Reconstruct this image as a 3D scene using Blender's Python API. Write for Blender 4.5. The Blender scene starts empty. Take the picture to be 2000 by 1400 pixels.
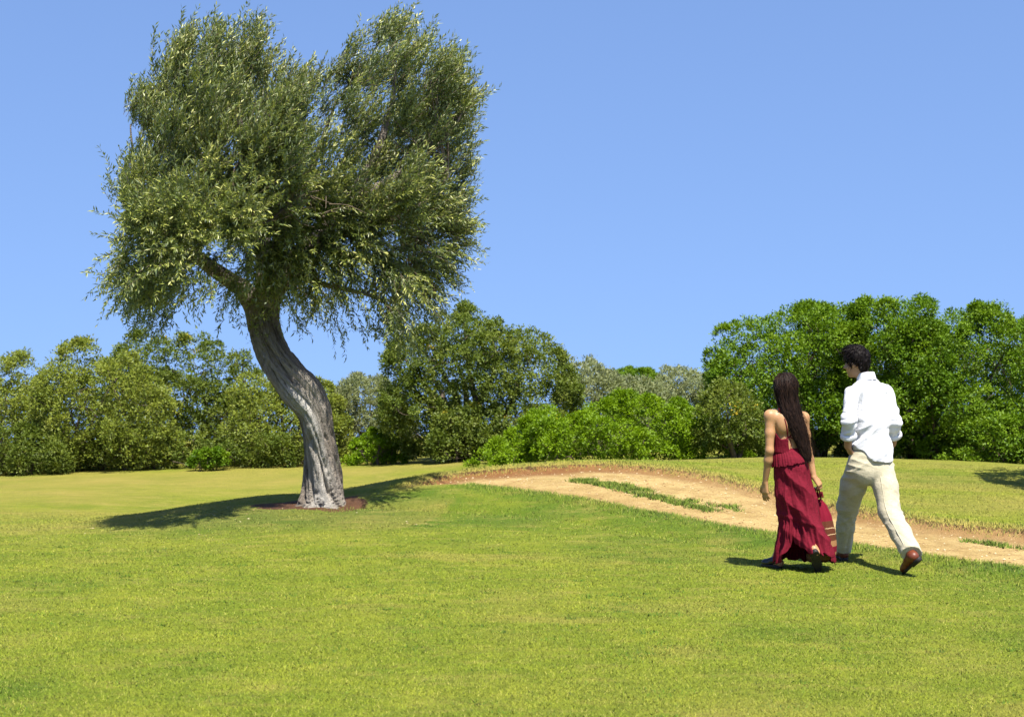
import bpy, math, random
import numpy as np
from mathutils import Vector

rng = np.random.default_rng(7)
random.seed(7)
C = bpy.context.scene.collection
scene = bpy.context.scene

# ------------------------------------------------------------------ camera
FPX, CAMH, HOR = 2800.0, 1.6, 730.0          # focal length in photo pixels, eye height, horizon row
cam_d = bpy.data.cameras.new('camera')
cam_d.sensor_width = 36.0
cam_d.lens = 36.0 * FPX / 2000.0
cam_d.shift_y = (HOR - 700.0) / 2000.0
cam_d.clip_start = 0.1
cam_d.clip_end = 3000.0
cam_d.dof.use_dof = True
cam_d.dof.focus_distance = 12.2
cam_d.dof.aperture_fstop = 4.5
cam = bpy.data.objects.new('camera', cam_d)
cam.location = (0, 0, CAMH)
cam.rotation_euler = (math.radians(90), 0, 0)
C.objects.link(cam)
scene.camera = cam

# ------------------------------------------------------------------ sky, sun, exposure
SUN_AZ, SUN_EL = math.radians(160), math.radians(62)      # azimuth clockwise from +Y
world = bpy.data.worlds.new('World')
scene.world = world
world.use_nodes = True
wn, wl = world.node_tree.nodes, world.node_tree.links
wn.clear()
sky = wn.new('ShaderNodeTexSky')
sky.sky_type = 'NISHITA'
sky.sun_disc = False
sky.sun_elevation = SUN_EL
sky.sun_rotation = SUN_AZ
sky.altitude = 50
sky.air_density = 1.0
sky.dust_density = 0.6
sky.ozone_density = 2.5
hs = wn.new('ShaderNodeHueSaturation')
hs.inputs['Hue'].default_value = 0.507
hs.inputs['Saturation'].default_value = 1.08
bg = wn.new('ShaderNodeBackground')
bg.inputs['Strength'].default_value = 0.105
wo = wn.new('ShaderNodeOutputWorld')
# clear sea air: the haze band of the model's horizon lies below the sky in view
geo = wn.new('ShaderNodeTexCoord'); sep = wn.new('ShaderNodeSeparateXYZ'); com = wn.new('ShaderNodeCombineXYZ')
mx = wn.new('ShaderNodeMath'); mx.operation = 'MAXIMUM'; mx.inputs[1].default_value = 0.0
ma = wn.new('ShaderNodeMath'); ma.operation = 'MULTIPLY_ADD'; ma.inputs[1].default_value = 0.70; ma.inputs[2].default_value = 0.305
nz = wn.new('ShaderNodeVectorMath'); nz.operation = 'NORMALIZE'
wl.new(geo.outputs['Generated'], sep.inputs[0]); wl.new(sep.outputs[0], com.inputs[0]); wl.new(sep.outputs[1], com.inputs[1])
wl.new(sep.outputs[2], mx.inputs[0]); wl.new(mx.outputs[0], ma.inputs[0]); wl.new(ma.outputs[0], com.inputs[2])
wl.new(com.outputs[0], nz.inputs[0]); wl.new(nz.outputs[0], sky.inputs['Vector'])
wl.new(sky.outputs[0], hs.inputs['Color'])
wl.new(hs.outputs[0], bg.inputs['Color'])
wl.new(bg.outputs[0], wo.inputs['Surface'])

sun_d = bpy.data.lights.new('sun', 'SUN')
sun_d.energy = 5.0
sun_d.angle = math.radians(0.55)
sun_d.color = (1.0, 0.95, 0.86)
sun = bpy.data.objects.new('sun', sun_d)
_to = Vector((math.sin(SUN_AZ) * math.cos(SUN_EL), math.cos(SUN_AZ) * math.cos(SUN_EL), math.sin(SUN_EL)))
sun.rotation_euler = (-_to).to_track_quat('-Z', 'Y').to_euler()
sun.location = (8, -6, 12)
C.objects.link(sun)

scene.view_settings.view_transform = 'Standard'
scene.view_settings.look = 'None'
scene.view_settings.gamma = 1.0
scene.view_settings.exposure = 1.2
scene.cycles.max_bounces = 5
scene.cycles.diffuse_bounces = 3
scene.cycles.glossy_bounces = 2
scene.cycles.transmission_bounces = 3
scene.cycles.transparent_max_bounces = 4

# ------------------------------------------------------------------ helpers
def PX(px, py, Y):
    """a point of the place seen at photo pixel (px, py), Y metres ahead of the camera"""
    return np.array([(px - 1000.0) / FPX * Y, Y, CAMH - (py - HOR) / FPX * Y])

def link(o, parent=None):
    C.objects.link(o)
    if parent is not None:
        o.parent = parent
    return o

def tag(o, label=None, cat=None, group=None, kind=None):
    if label: o['label'] = label
    if cat: o['category'] = cat
    if group: o['group'] = group
    if kind: o['kind'] = kind
    return o

def thing(name, loc, label, cat, group=None):
    o = bpy.data.objects.new(name, None)
    o.empty_display_size = 0.2
    o.location = [float(v) for v in loc]
    C.objects.link(o)
    return tag(o, label, cat, group)

def mesh_np(name, V, F, mats=(), parent=None, attrs=None, uv=None, smooth=True, fmat=None, origin=None):
    """V (n,3); F one (m,3)/(m,4) array or a list of such arrays"""
    V = np.asarray(V, dtype=np.float64)
    if origin is None and parent is not None:
        origin = np.zeros(3); q = parent
        while q is not None: origin = origin + np.array(q.location); q = q.parent
    if origin is not None:
        V = V - np.asarray(origin)
    if not isinstance(F, list): F = [F]
    F = [np.asarray(f, dtype=np.int32) for f in F if len(f)]
    me = bpy.data.meshes.new(name)
    me.vertices.add(len(V)); me.vertices.foreach_set('co', V.astype(np.float32).ravel())
    loops = np.concatenate([f.ravel() for f in F])
    tot = np.concatenate([np.full(len(f), f.shape[1], dtype=np.int32) for f in F])
    start = np.concatenate([[0], np.cumsum(tot)[:-1]]).astype(np.int32)
    me.loops.add(len(loops)); me.loops.foreach_set('vertex_index', loops)
    me.polygons.add(len(tot)); me.polygons.foreach_set('loop_start', start)
    try: me.polygons.foreach_set('loop_total', tot)
    except Exception: pass
    me.polygons.foreach_set('use_smooth', np.full(len(tot), bool(smooth)))
    if fmat is not None: me.polygons.foreach_set('material_index', np.asarray(fmat, dtype=np.int32))
    for k, a in (attrs or {}).items():
        a = np.asarray(a, dtype=np.float32)
        if a.ndim == 1:
            at = me.attributes.new(k, 'FLOAT', 'POINT'); at.data.foreach_set('value', a)
        else:
            at = me.attributes.new(k, 'FLOAT_VECTOR', 'POINT'); at.data.foreach_set('vector', a.ravel())
    me.update(calc_edges=True)
    for m in (mats if isinstance(mats, (list, tuple)) else [mats]): me.materials.append(m)
    o = bpy.data.objects.new(name, me)
    return link(o, parent)

def unit(v):
    v = np.asarray(v, float)
    return v / np.maximum(np.linalg.norm(v, axis=-1, keepdims=True), 1e-9)

def sstep(a, b, x):
    t = np.clip((x - a) / (b - a), 0, 1)
    return t * t * (3 - 2 * t)

def _hash(ix, iy, iz, s):
    h = (ix.astype(np.int64) * 374761393 + iy.astype(np.int64) * 668265263 + iz.astype(np.int64) * 2147483647 + s * 974634713) & 0xffffffff
    h = ((h ^ (h >> 13)) * 1274126177) & 0xffffffff
    h = (h ^ (h >> 16)) & 0xffffffff
    return h.astype(np.float64) / 4294967295.0

def noise3(p, s=0):
    """value noise, -1..1"""
    p = np.asarray(p, float)
    i = np.floor(p).astype(np.int64); f = p - i
    f = f * f * f * (f * (f * 6 - 15) + 10)
    r = 0
    for dx in (0, 1):
        wx = f[..., 0] if dx else 1 - f[..., 0]
        for dy in (0, 1):
            wy = f[..., 1] if dy else 1 - f[..., 1]
            for dz in (0, 1):
                wz = f[..., 2] if dz else 1 - f[..., 2]
                r = r + wx * wy * wz * _hash(i[..., 0] + dx, i[..., 1] + dy, i[..., 2] + dz, s)
    return r * 2 - 1

def fbm(p, s=0, oct=3):
    r, a, n = 0, 1.0, 0
    for k in range(oct):
        r = r + a * noise3(p * (2.03 ** k), s + k * 17); n += a; a *= 0.5
    return r / n

def fbm2(x, y, f, s=0, oct=3):
    return fbm(np.stack([x * f, y * f, np.zeros_like(x) + 0.37], -1), s, oct)

# ------------------------------------------------------------------ material helpers
class Mat:
    def __init__(self, name):
        self.m = bpy.data.materials.new(name); self.m.use_nodes = True
        self.t = self.m.node_tree; self.n = self.t.nodes; self.l = self.t.links
        self.n.clear()
        self.out = self.n.new('ShaderNodeOutputMaterial')
    def node(self, typ, **kw):
        nd = self.n.new(typ)
        for k, v in kw.items():
            if k in nd.inputs.keys(): self.set(nd.inputs[k], v)
            else: setattr(nd, k, v)
        return nd
    def set(self, sock, v):
        if isinstance(v, bpy.types.NodeSocket): self.l.new(v, sock)
        else:
            if sock.type == 'RGBA' and len(v) == 3: v = (*v, 1)
            sock.default_value = v
    def attr(self, name):
        return self.node('ShaderNodeAttribute', attribute_name=name).outputs['Fac']
    def vattr(self, name):
        return self.node('ShaderNodeAttribute', attribute_name=name).outputs['Vector']
    def mix(self, a, b, f, mode='MIX'):
        nd = self.n.new('ShaderNodeMix'); nd.data_type = 'RGBA'; nd.blend_type = mode
        self.set(nd.inputs[0], f); self.set(nd.inputs[6], a); self.set(nd.inputs[7], b)
        return nd.outputs[2]
    def math(self, op, a, b=0.0, c=None):
        nd = self.n.new('ShaderNodeMath'); nd.operation = op
        self.set(nd.inputs[0], a); self.set(nd.inputs[1], b)
        if c is not None: self.set(nd.inputs[2], c)
        return nd.outputs[0]
    def ramp(self, f, stops):
        nd = self.n.new('ShaderNodeValToRGB'); self.set(nd.inputs[0], f)
        e = nd.color_ramp.elements
        while len(e) < len(stops): e.new(0.5)
        for x, (p, c) in zip(e, stops):
            x.position = p; x.color = (*c, 1) if not isinstance(c, (int, float)) else (c, c, c, 1)
        return nd.outputs[0]
    def noise(self, vec, scale, detail=3, rough=0.55, out='Fac', dist=0.0):
        nd = self.n.new('ShaderNodeTexNoise'); self.set(nd.inputs['Vector'], vec)
        nd.inputs['Scale'].default_value = scale; nd.inputs['Detail'].default_value = detail
        nd.inputs['Roughness'].default_value = rough; nd.inputs['Distortion'].default_value = dist
        return nd.outputs[out]
    def pos(self): return self.node('ShaderNodeNewGeometry').outputs['Position']
    def obj(self): return self.node('ShaderNodeTexCoord').outputs['Object']
    def mapping(self, vec, scale=(1, 1, 1), rot=(0, 0, 0)):
        nd = self.n.new('ShaderNodeMapping'); self.set(nd.inputs['Vector'], vec)
        nd.inputs['Scale'].default_value = scale; nd.inputs['Rotation'].default_value = rot
        return nd.outputs[0]
    def bump(self, h, strength=0.5, dist=0.01, normal=None):
        nd = self.n.new('ShaderNodeBump'); nd.inputs['Strength'].default_value = strength
        nd.inputs['Distance'].default_value = dist; self.set(nd.inputs['Height'], h)
        if normal is not None: self.set(nd.inputs['Normal'], normal)
        return nd.outputs[0]
    def principled(self, color, rough=0.6, normal=None, spec=0.3, **kw):
        nd = self.n.new('ShaderNodeBsdfPrincipled')
        self.set(nd.inputs['Base Color'], color); self.set(nd.inputs['Roughness'], rough)
        nd.inputs['Specular IOR Level'].default_value = spec
        if normal is not None: self.set(nd.inputs['Normal'], normal)
        for k, v in kw.items(): self.set(nd.inputs[k.replace('_', ' ')], v)
        self.l.new(nd.outputs[0], self.out.inputs['Surface'])
        return self.m
    def leafy(self, color, trans_col, trans=0.3, gloss=0.06, rough=0.35):
        d = self.node('ShaderNodeBsdfDiffuse', Color=color)
        t = self.node('ShaderNodeBsdfTranslucent', Color=trans_col)
        g = self.node('ShaderNodeBsdfGlossy', Color=(1, 1, 1), Roughness=rough)
        a = self.n.new('ShaderNodeMixShader'); a.inputs[0].default_value = trans
        self.l.new(d.outputs[0], a.inputs[1]); self.l.new(t.outputs[0], a.inputs[2])
        b = self.n.new('ShaderNodeMixShader'); b.inputs[0].default_value = gloss
        self.l.new(a.outputs[0], b.inputs[1]); self.l.new(g.outputs[0], b.inputs[2])
        self.l.new(b.outputs[0], self.out.inputs['Surface'])
        return self.m

def simple(name, col, rough=0.6, spec=0.3, bump=None, **kw):
    m = Mat(name); nrm = None
    if bump: nrm = m.bump(m.noise(m.obj(), bump[0], 4), bump[1], bump[2])
    return m.principled(col, rough, nrm, spec, **kw)

# ================================================================== TERRAIN
def PZ(px, py, z):
    Y = (CAMH - z) * FPX / (py - HOR)
    return ((px - 1000.0) / FPX * Y, Y, z)

near_edge = [PZ(*p) for p in [(2600,1180,.05),(2250,1138,.05),(2000,1105,.05),(1800,1080,.05),(1640,1056,.05),(1480,1035,.08),(1400,1021,.10),
             (1300,1001,.15),(1200,982,.20),(1120,969,.24),(1050,959,.27),(980,950,.29),(920,944,.30)]]
far_edge = [PZ(*p) for p in [(800,948,.30),(830,937,.31),(900,922,.36),(1000,913,.42),(1100,908,.445),(1180,906,.45),(1300,914,.42),(1400,930,.36),
            (1480,950,.30),(1600,980,.22),(1700,1000,.18),(1850,1022,.15),(2000,1035,.13),(2250,1062,.12),(2600,1100,.1)]]
groove = [PZ(*p) for p in [(560,1003,.1),(700,990,.12),(850,992,.12),(1000,1002,.1),(1150,1020,.06),(1300,1046,.03),(1500,1075,0),(1650,1090,0),(1800,1108,0),(2000,1135,0),(2400,1190,0)]]
ctrl = near_edge + far_edge + groove
ctrl += [PZ(*p) for p in [(800,932,.32),(720,955,.22),(625,988,.12),(690,965,.17),(520,966,.13),(435,980,.08),(350,994,.03),(270,1008,-.02),(190,1022,-.07),(400,1045,0.0),
         (200,1062,-.03),(600,1040,.05),(0,1100,0),(0,1050,-.05),(800,1040,.05),(1000,1050,.03)]]
ctrl += [(0.9,18.9,.46),(2.0,18.6,.44),(0,18.7,.42),(-.7,18.6,.33),(2.5,19.6,.40),(2.95,20.5,.38),(3.7,21,.377),(4.6,20.8,.38),(5.5,20.5,.377),(7.1,20,.30),(9,19.5,.22),
         (4.3,17.2,.245),(4.85,16,.22),(6.0,17,.21),(6.1,18.5,.265),(5.3,18.6,.28),(7.5,15.5,.12),
         (-5,19,-.30),(-3.5,20,-.3),(-2,20.8,-.3),(-.5,21,-.12),(-1.2,19.6,-.1),(-7.5,18,-.25),(-6,21.5,-.3),(-3,24,-.29),(-.5,24,-.06),
         (0.7,21.4,.2),(2.0,22.5,.12),(-.5,26,0),(-1.7,28,-.13),(-2.85,30,-.24),(-7,30,-.28),(-10.7,30,-.41),(-9,25,-.3),(2,26,0),(4,25.5,.05),(6,25,.05),(9,25,.0),(12,22,0),
         (0,36,-.1),(-12,38,-.35),(8,36,0),(-25,30,-.5),(-25,12,-.2),(25,12,0),(25,30,0),(0,60,0),(-30,60,-.3),(30,60,0),
         (0,6,0),(2.3,11.7,0),(3,11.6,0),(3.2,11.3,0),(1,12.5,0),(1.5,9,0),(-1.5,9,0),(-2,12,0.0),(-6,8,0),(6,8,0),(-6,3,0),(6,3,0),(0,1,0),(-25,0,0),(25,0,0),(0,-20,0)]
_cp = np.array(ctrl)
_c0 = _cp[:, :2]; _cz = _cp[:, 2]
def _tps(r2): return 0.5 * r2 * np.log(np.maximum(r2, 1e-9))
_n = len(_c0)
_K = _tps(((_c0[:, None] - _c0[None]) ** 2).sum(-1)) + np.eye(_n) * 0.06
_Pm = np.c_[np.ones(_n), _c0]
_A = np.zeros((_n + 3, _n + 3)); _A[:_n, :_n] = _K; _A[:_n, _n:] = _Pm; _A[_n:, :_n] = _Pm.T
_w = np.linalg.solve(_A, np.r_[_cz, 0, 0, 0])

def polydist(x, y, line):
    """distance to a polyline and the running parameter of the nearest point"""
    L = np.array(line)[:, :2]
    best = np.full(x.shape, 1e9); par = np.zeros(x.shape); run = 0.0
    for a, b in zip(L[:-1], L[1:]):
        d = b - a; l2 = d @ d
        t = np.clip(((x - a[0]) * d[0] + (y - a[1]) * d[1]) / l2, 0, 1)
        dist = np.hypot(x - a[0] - t * d[0], y - a[1] - t * d[1])
        m = dist < best
        best = np.where(m, dist, best); par = np.where(m, run + t * math.sqrt(l2), par)
        run += math.sqrt(l2)
    return best, par

track_poly = np.array([p[:2] for p in near_edge] + [p[:2] for p in far_edge])
def inside(x, y, poly):
    r = np.zeros(x.shape, bool); j = len(poly) - 1
    for i in range(len(poly)):
        xi, yi = poly[i]; xj, yj = poly[j]
        with np.errstate(divide='ignore', invalid='ignore'):
            c = ((yi > y) != (yj > y)) & (x < (xj - xi) * (y - yi) / (yj - yi + 1e-12) + xi)
        r ^= c; j = i
    return r

def track_sd(x, y):
    """signed distances (positive inside the track) to the near and the far edge"""
    wob = 0.05 * fbm2(x, y, 2.3, 5) + 0.03 * fbm2(x, y, 9, 6, 2)
    ins = inside(x, y, track_poly)
    dn, _ = polydist(x, y, near_edge); df, _ = polydist(x, y, far_edge)
    de, _ = polydist(x, y, [near_edge[-1], far_edge[0]])
    s = np.where(ins, 1, -1)
    return s * np.minimum(np.minimum(dn, df), de) + wob, dn, df, ins

def height(x, y, carve=True):
    x = np.asarray(x, float); y = np.asarray(y, float); sh = x.shape
    x = x.ravel(); y = y.ravel()
    xc = np.clip(x, -26, 26); yc = np.clip(y, -15, 60)
    z = np.empty(len(x))
    for i in range(0, len(x), 20000):
        s = slice(i, i + 20000)
        r2 = (xc[s, None] - _c0[None, :, 0]) ** 2 + (yc[s, None] - _c0[None, :, 1]) ** 2
        z[s] = _tps(r2) @ _w[:_n] + _w[_n] + _w[_n + 1] * xc[s] + _w[_n + 2] * yc[s]
    if carve:
        near = (x > -3) & (x < 14) & (y > 8) & (y < 21)
        if near.any():
            xs, ys = x[near], y[near]
            sd, dn, df, ins = track_sd(xs, ys)
            far = np.clip(dn / (dn + df + 1e-6), 0, 1)
            dep = (0.035 + 0.055 * far ** 1.5)
            z[near] -= dep * sstep(-0.06, 0.16, sd) 
            # turf lip, a little proud along the far cut
            z[near] += 0.012 * np.exp(-((sd + 0.1) / 0.09) ** 2) * np.where(df < dn, 1, .6)
            dg, _ = polydist(xs, ys, groove)
            z[near] -= 0.035 * np.exp(-(dg / 0.10) ** 2)
            z[near] += 0.010 * fbm2(xs, ys, 4, 9) * sstep(0.05, .2, sd)
    z -= np.maximum(y - 40, 0) * .05 + .10 * np.maximum(y - 46, 0)     # the ground falls away to the coast
    z -= .10 * np.maximum(np.abs(x) - 19, 0)
    nr = (np.abs(x) < 14) & (y < 30)
    z[nr] += 0.012 * fbm2(x[nr], y[nr], 0.9, 3, 2) + 0.006 * fbm2(x[nr], y[nr], 3.1, 4, 2)
    return z.reshape(sh)


TREE_X, TREE_Y, _ = PZ(628, 986, .12)

def masks(x, y):
    """lush, dry and bare-soil shares of the lawn at (x, y): worn and watered patches of the turf itself"""
    sd, dn, df, ins = track_sd(x, y)
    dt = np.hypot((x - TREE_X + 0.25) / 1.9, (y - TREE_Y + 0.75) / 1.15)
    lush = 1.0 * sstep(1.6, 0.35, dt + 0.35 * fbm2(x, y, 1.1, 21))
    dg, _ = polydist(x, y, groove)
    strip = sstep(0.75, 0.1, dn) * np.where(ins, 0, 1) * np.where(dn < df, 1, 0)
    lush = np.maximum(lush, 0.75 * strip * sstep(-.5, .4, fbm2(x, y, 1.4, 22) + .2))
    lush = np.maximum(lush, .72 * sstep(1.5, .2, dg) * sstep(-.5, .45, fbm2(x, y, .8, 27)))
    lush = np.maximum(lush, .55 * sstep(0.1, .7, fbm2(x, y, .55, 23)) )
    dry = sstep(0.0, 0.7, fbm2(x, y, .8, 24)) * 0.34 + sstep(.30, .62, fbm2(x * .6, y, 1.7, 36)) * .40
    farl = sstep(16.5, 21, y) * sstep(0.5, -1.5, x)
    dry = np.maximum(dry, farl * (0.40 + 0.75 * fbm2(x * .7, y * 1.2, .6, 25) + .35 * fbm2(x * .8, y * 1.6, 1.9, 35)))
    farr = sstep(.25, .9, -sd) * np.where(df < dn, 1, 0) * sstep(13, 15, y)
    dry = np.maximum(dry, farr * (0.26 + 0.75 * fbm2(x * .6, y * 1.8, .7, 26)))
    # worn turf along the far lip of the cut
    lip = np.exp(-(np.maximum(-sd, 0) / 0.16) ** 2) * np.where(df < dn, 1, 0.12)
    dry = np.maximum(dry, 0.9 * lip)
    d2 = np.hypot((x - TREE_X + .08) / 0.72, (y - TREE_Y - 0.05) / 0.50)
    soil = sstep(1.12, .7, d2 + 0.45 * fbm2(x, y, 2.2, 28))
    soil = np.maximum(soil, sstep(-.10, .05, sd) * 1.0)
    dark = sstep(.42, .72, fbm2(x, y, 3.3, 29, 2)) 
    return np.clip(lush, 0, 1), np.clip(dry, 0, 1), np.clip(soil, 0, 1), dark

# one non-uniform grid sheet out to the horizon
def axis(lo, hi, step, far, g=1.22):
    a = list(np.arange(lo, hi, step)); s = step
    while a[-1] < far: s = min(s * g, 60); a.append(a[-1] + s)
    s = step
    while a[0] > -far: s = min(s * g, 60); a.insert(0, a[0] - s)
    return np.array(a)
gx = axis(-6.2, 8.2, 0.065, 700); gy = axis(7.0, 21.5, 0.065, 900)
GX, GY = np.meshgrid(gx, gy)
GZ = height(GX, GY)
nx, ny = len(gx), len(gy)
TV = np.stack([GX, GY, GZ], -1).reshape(-1, 3)
_i = (np.arange(ny - 1)[:, None] * nx + np.arange(nx - 1)[None]).ravel()
TF = np.stack([_i, _i + 1, _i + nx + 1, _i + nx], -1)
tx, ty = TV[:, 0], TV[:, 1]
lush, dry, soil, darkp = masks(tx, ty)
tsd, tdn, tdf, tins = track_sd(tx, ty)
tsd[(ty > 22) | (ty < 8)] = -9
red = np.clip(sstep(.60, .05, tdf + .22 * fbm2(tx, ty, 2.2, 33)) * (.6 + .4 * sstep(2.5, .5, tx)) + sstep(-.6, -1.4, tx + .3 * tdn), 0, 1) * (tsd > -.3)
red = np.maximum(red, (np.hypot(tx - TREE_X, ty - TREE_Y) < 1.6) * 1.0)

def look(arr, x, y):
    x = np.asarray(x, float); y = np.asarray(y, float)
    a = arr.reshape(ny, nx)
    i = np.clip(np.searchsorted(gx, x) - 1, 0, nx - 2); j = np.clip(np.searchsorted(gy, y) - 1, 0, ny - 2)
    u = (x - gx[i]) / (gx[i + 1] - gx[i]); v = (y - gy[j]) / (gy[j + 1] - gy[j])
    return (a[j, i] * (1 - u) + a[j, i + 1] * u) * (1 - v) + (a[j + 1, i] * (1 - u) + a[j + 1, i + 1] * u) * v
def hz(x, y): return look(GZ, x, y)
def gz(x, y): return float(hz(np.array([x]), np.array([y]))[0])
def lmasks(x, y): return look(lush, x, y), look(dry, x, y), look(soil, x, y), look(darkp, x, y)

# ---- turf materials (shared colour network for the sheet and the blades)
def turf_color(m, rnd):
    p = m.pos()
    n1 = m.noise(p, 1.3, 4); n2 = m.noise(p, 6.0, 4, .6)
    base = m.mix((.136, .180, .011), (.216, .240, .019), m.ramp(n1, [(.3, 0), (.7, 1)]))
    base = m.mix(base, (.110, .152, .010), m.ramp(n2, [(.42, 0), (.75, .6)]))
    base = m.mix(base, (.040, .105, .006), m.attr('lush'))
    base = m.mix(base, (.300, .240, .055), m.attr('dry'))
    if rnd is not None:
        base = m.mix(base, (.060, .115, .010), m.ramp(m.noise(p, 3.2, 5, .75), [(.52, 0), (.70, .75)]))
        base = m.mix(base, (.34, .30, .08), m.ramp(rnd, [(.84, 0), (.98, .7)]))
        base = m.mix(base, (.050, .090, .010), m.ramp(rnd, [(.03, .75), (.30, 0)]))
    return base

mm = Mat('turf')
col = turf_color(mm, None)
fine = mm.noise(mm.pos(), 55, 5, .7); finer = mm.noise(mm.pos(), 140, 3, .7)
col = mm.mix(col, (.045, .070, .008), mm.ramp(fine, [(.36, .45), (.55, 0)]))
col = mm.mix(col, (.34, .27, .07), mm.ramp(mm.noise(mm.mapping(mm.pos(), (.7, 1.6, 1)), 2.6, 6, .72), [(.50, 0), (.68, .45)]))
soilc = mm.mix((.060, .028, .014), (.135, .068, .034), mm.noise(mm.pos(), 14, 5))
soilc = mm.mix(mm.mix((.20, .125, .046), (.27, .175, .07), mm.noise(mm.pos(), 14, 5)), soilc, mm.attr('red'))
sm = mm.math('ADD', mm.attr('soil'), mm.math('MULTIPLY', mm.math('SUBTRACT', mm.noise(mm.pos(), 18, 5, .7), .5), 1.1))
col = mm.mix(col, soilc, mm.ramp(sm, [(.45, 0), (.62, 1)]))
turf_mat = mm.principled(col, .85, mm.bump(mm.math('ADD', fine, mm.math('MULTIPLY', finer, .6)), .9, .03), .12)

mm = Mat('bare_earth')
p = mm.pos()
n = mm.noise(p, 2.2, 5, .6); n2 = mm.noise(p, 30, 5, .7); n3 = mm.noise(p, 7, 4, .65, dist=.4)
sand = mm.mix((.265, .180, .066), (.410, .300, .128), mm.ramp(n, [(.3, 0), (.68, 1)]))
sand = mm.mix(sand, (.215, .135, .050), mm.ramp(n3, [(.5, 0), (.72, .8)]))
rd = mm.mix((.095, .036, .013), (.205, .095, .036), n3)
col = mm.mix(sand, rd, mm.math('MULTIPLY', mm.attr('red'), .95))
col = mm.mix(col, (.15, .15, .03), mm.ramp(mm.noise(p, 5, 5, .7), [(.60, 0), (.72, .55)]))
col = mm.mix(col, (.20, .12, .05), mm.ramp(n2, [(.33, .7), (.47, 0)]))
earth_mat = mm.principled(col, .95, mm.bump(mm.math('ADD', n2, mm.math('MULTIPLY', n3, 1.5)), .9, .03), .1)

fsd = tsd[TF].mean(1)
isT = fsd > 0.02
def submesh(name, faces, mat):
    u, inv = np.unique(faces, return_inverse=True)
    return mesh_np(name, TV[u], inv.reshape(faces.shape), mat, attrs=dict(lush=lush[u], dry=dry[u], soil=soil[u], red=red[u]))
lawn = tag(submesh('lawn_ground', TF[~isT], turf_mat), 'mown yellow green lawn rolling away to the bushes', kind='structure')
track = tag(submesh('dirt_track', TF[isT], earth_mat), 'sunken sandy dirt track curving over the grass mound', kind='structure')

# ---- grass blades
def blades(n, ylo, yhi, hmin, hmax, w, keep=None, lean=.55, seed=1):
    r = np.random.default_rng(seed)
    y = np.sqrt(r.uniform(ylo ** 2, yhi ** 2, n))
    x = r.uniform(-.41, .41, n) * y
    if keep is not None:
        m = keep(x, y, r); x, y = x[m], y[m]
    return x, y, hmin + (hmax - hmin) * r.random(len(x)), np.full(len(x), w), np.full(len(x), lean)

def lawn_keep(x, y, r):
    l, d, s, dk = lmasks(x, y)
    return r.random(len(x)) > s * 1.3
sets = [blades(220000, 6.2, 9.2, .006, .018, .0052, lawn_keep, 1.8, 1),
        blades(150000, 9.2, 13.0, .006, .018, .0074, lawn_keep, 1.8, 2),
        blades(90000, 13.0, 20.0, .006, .020, .0110, lawn_keep, 1.8, 3)]
# coarse tufts scattered through the sward
def tufts(n, seed, hmin, hmax):
    r = np.random.default_rng(seed)
    cy = np.sqrt(r.uniform(6.4 ** 2, 15 ** 2, n)); cx = r.uniform(-.4, .4, n) * cy
    k = 26
    x = (cx[:, None] + r.normal(0, .035, (n, k)) * (1 + .4 * r.random((n, 1)))).ravel(); y = (cy[:, None] + r.normal(0, .03, (n, k))).ravel()
    m = lawn_keep(x, y, r)
    x, y = x[m], y[m]
    return x, y, r.uniform(hmin, hmax, len(x)), np.full(len(x), .0055), np.full(len(x), 1.4)
sets.append(tufts(900, 5, .010, .028))
# rough edges of the track: turf lips
def edge_grass(line, n, seed, off, spread, hmin, hmax, w):
    r = np.random.default_rng(seed); L = np.array(line)[:, :2]
    seg = np.hypot(*(L[1:] - L[:-1]).T); cum = np.r_[0, np.cumsum(seg)]
    t = r.uniform(0, cum[-1], n); i = np.clip(np.searchsorted(cum, t) - 1, 0, len(seg) - 1)
    f = (t - cum[i]) / seg[i]
    p = L[i] + (L[i + 1] - L[i]) * f[:, None]
    d = unit(L[i + 1] - L[i]); nn = np.stack([-d[:, 1], d[:, 0]], -1)
    q = p + nn * (off + spread * r.normal(0, 1, n))[:, None]
    m = (np.abs(q[:, 0]) < .42 * q[:, 1])
    q = q[m]
    sd = look(tsd, q[:, 0], q[:, 1])
    q = q[sd < .10]
    return q[:, 0], q[:, 1], r.uniform(hmin, hmax, len(q)), np.full(len(q), w), np.full(len(q), .9)
sets.append(edge_grass(near_edge, 14000, 11, .1, .12, .015, .045, .007))
sets.append(edge_grass(far_edge, 22000, 12, .08, .10, .012, .045, .009))
sets.append(edge_grass(groove, 8000, 13, 0, .09, .01, .035, .007))
bx, by, bh, bw, bl = [np.concatenate(s) for s in zip(*sets)]

def blade_mesh(name, x, y, h, w, lean, mat, label, attrs_fn=lmasks, seed=4, darkbias=0.0):
    r = np.random.default_rng(seed)
    z = hz(x, y); n = len(x)
    a = r.uniform(0, 2 * np.pi, n); b = r.uniform(0, 2 * np.pi, n)
    s = np.stack([np.cos(a), np.sin(a), np.zeros(n)], -1) * (w / 2)[:, None]
    base = np.stack([x, y, z - .004], -1)
    ln = lean * r.random(n) * h
    tip = base + np.stack([np.cos(b) * ln, np.sin(b) * ln, h], -1)
    V = np.stack([base - s, base + s, tip], 1).reshape(-1, 3)
    F = np.arange(3 * n).reshape(-1, 3)
    l, d, so, dk = attrs_fn(x, y)
    rv = np.clip(r.random(n) - .12 * dk * r.random(n) + darkbias, 0, 1)
    at = dict(lush=np.repeat(l, 3), dry=np.repeat(d, 3), rnd=np.repeat(rv, 3))
    return tag(mesh_np(name, V, F, mat, attrs=at, smooth=False), label, kind='stuff')
mm = Mat('grass_blade')
col = turf_color(mm, mm.attr('rnd'))
vm = mm.node('ShaderNodeVectorMath', operation='NORMALIZE')
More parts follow.
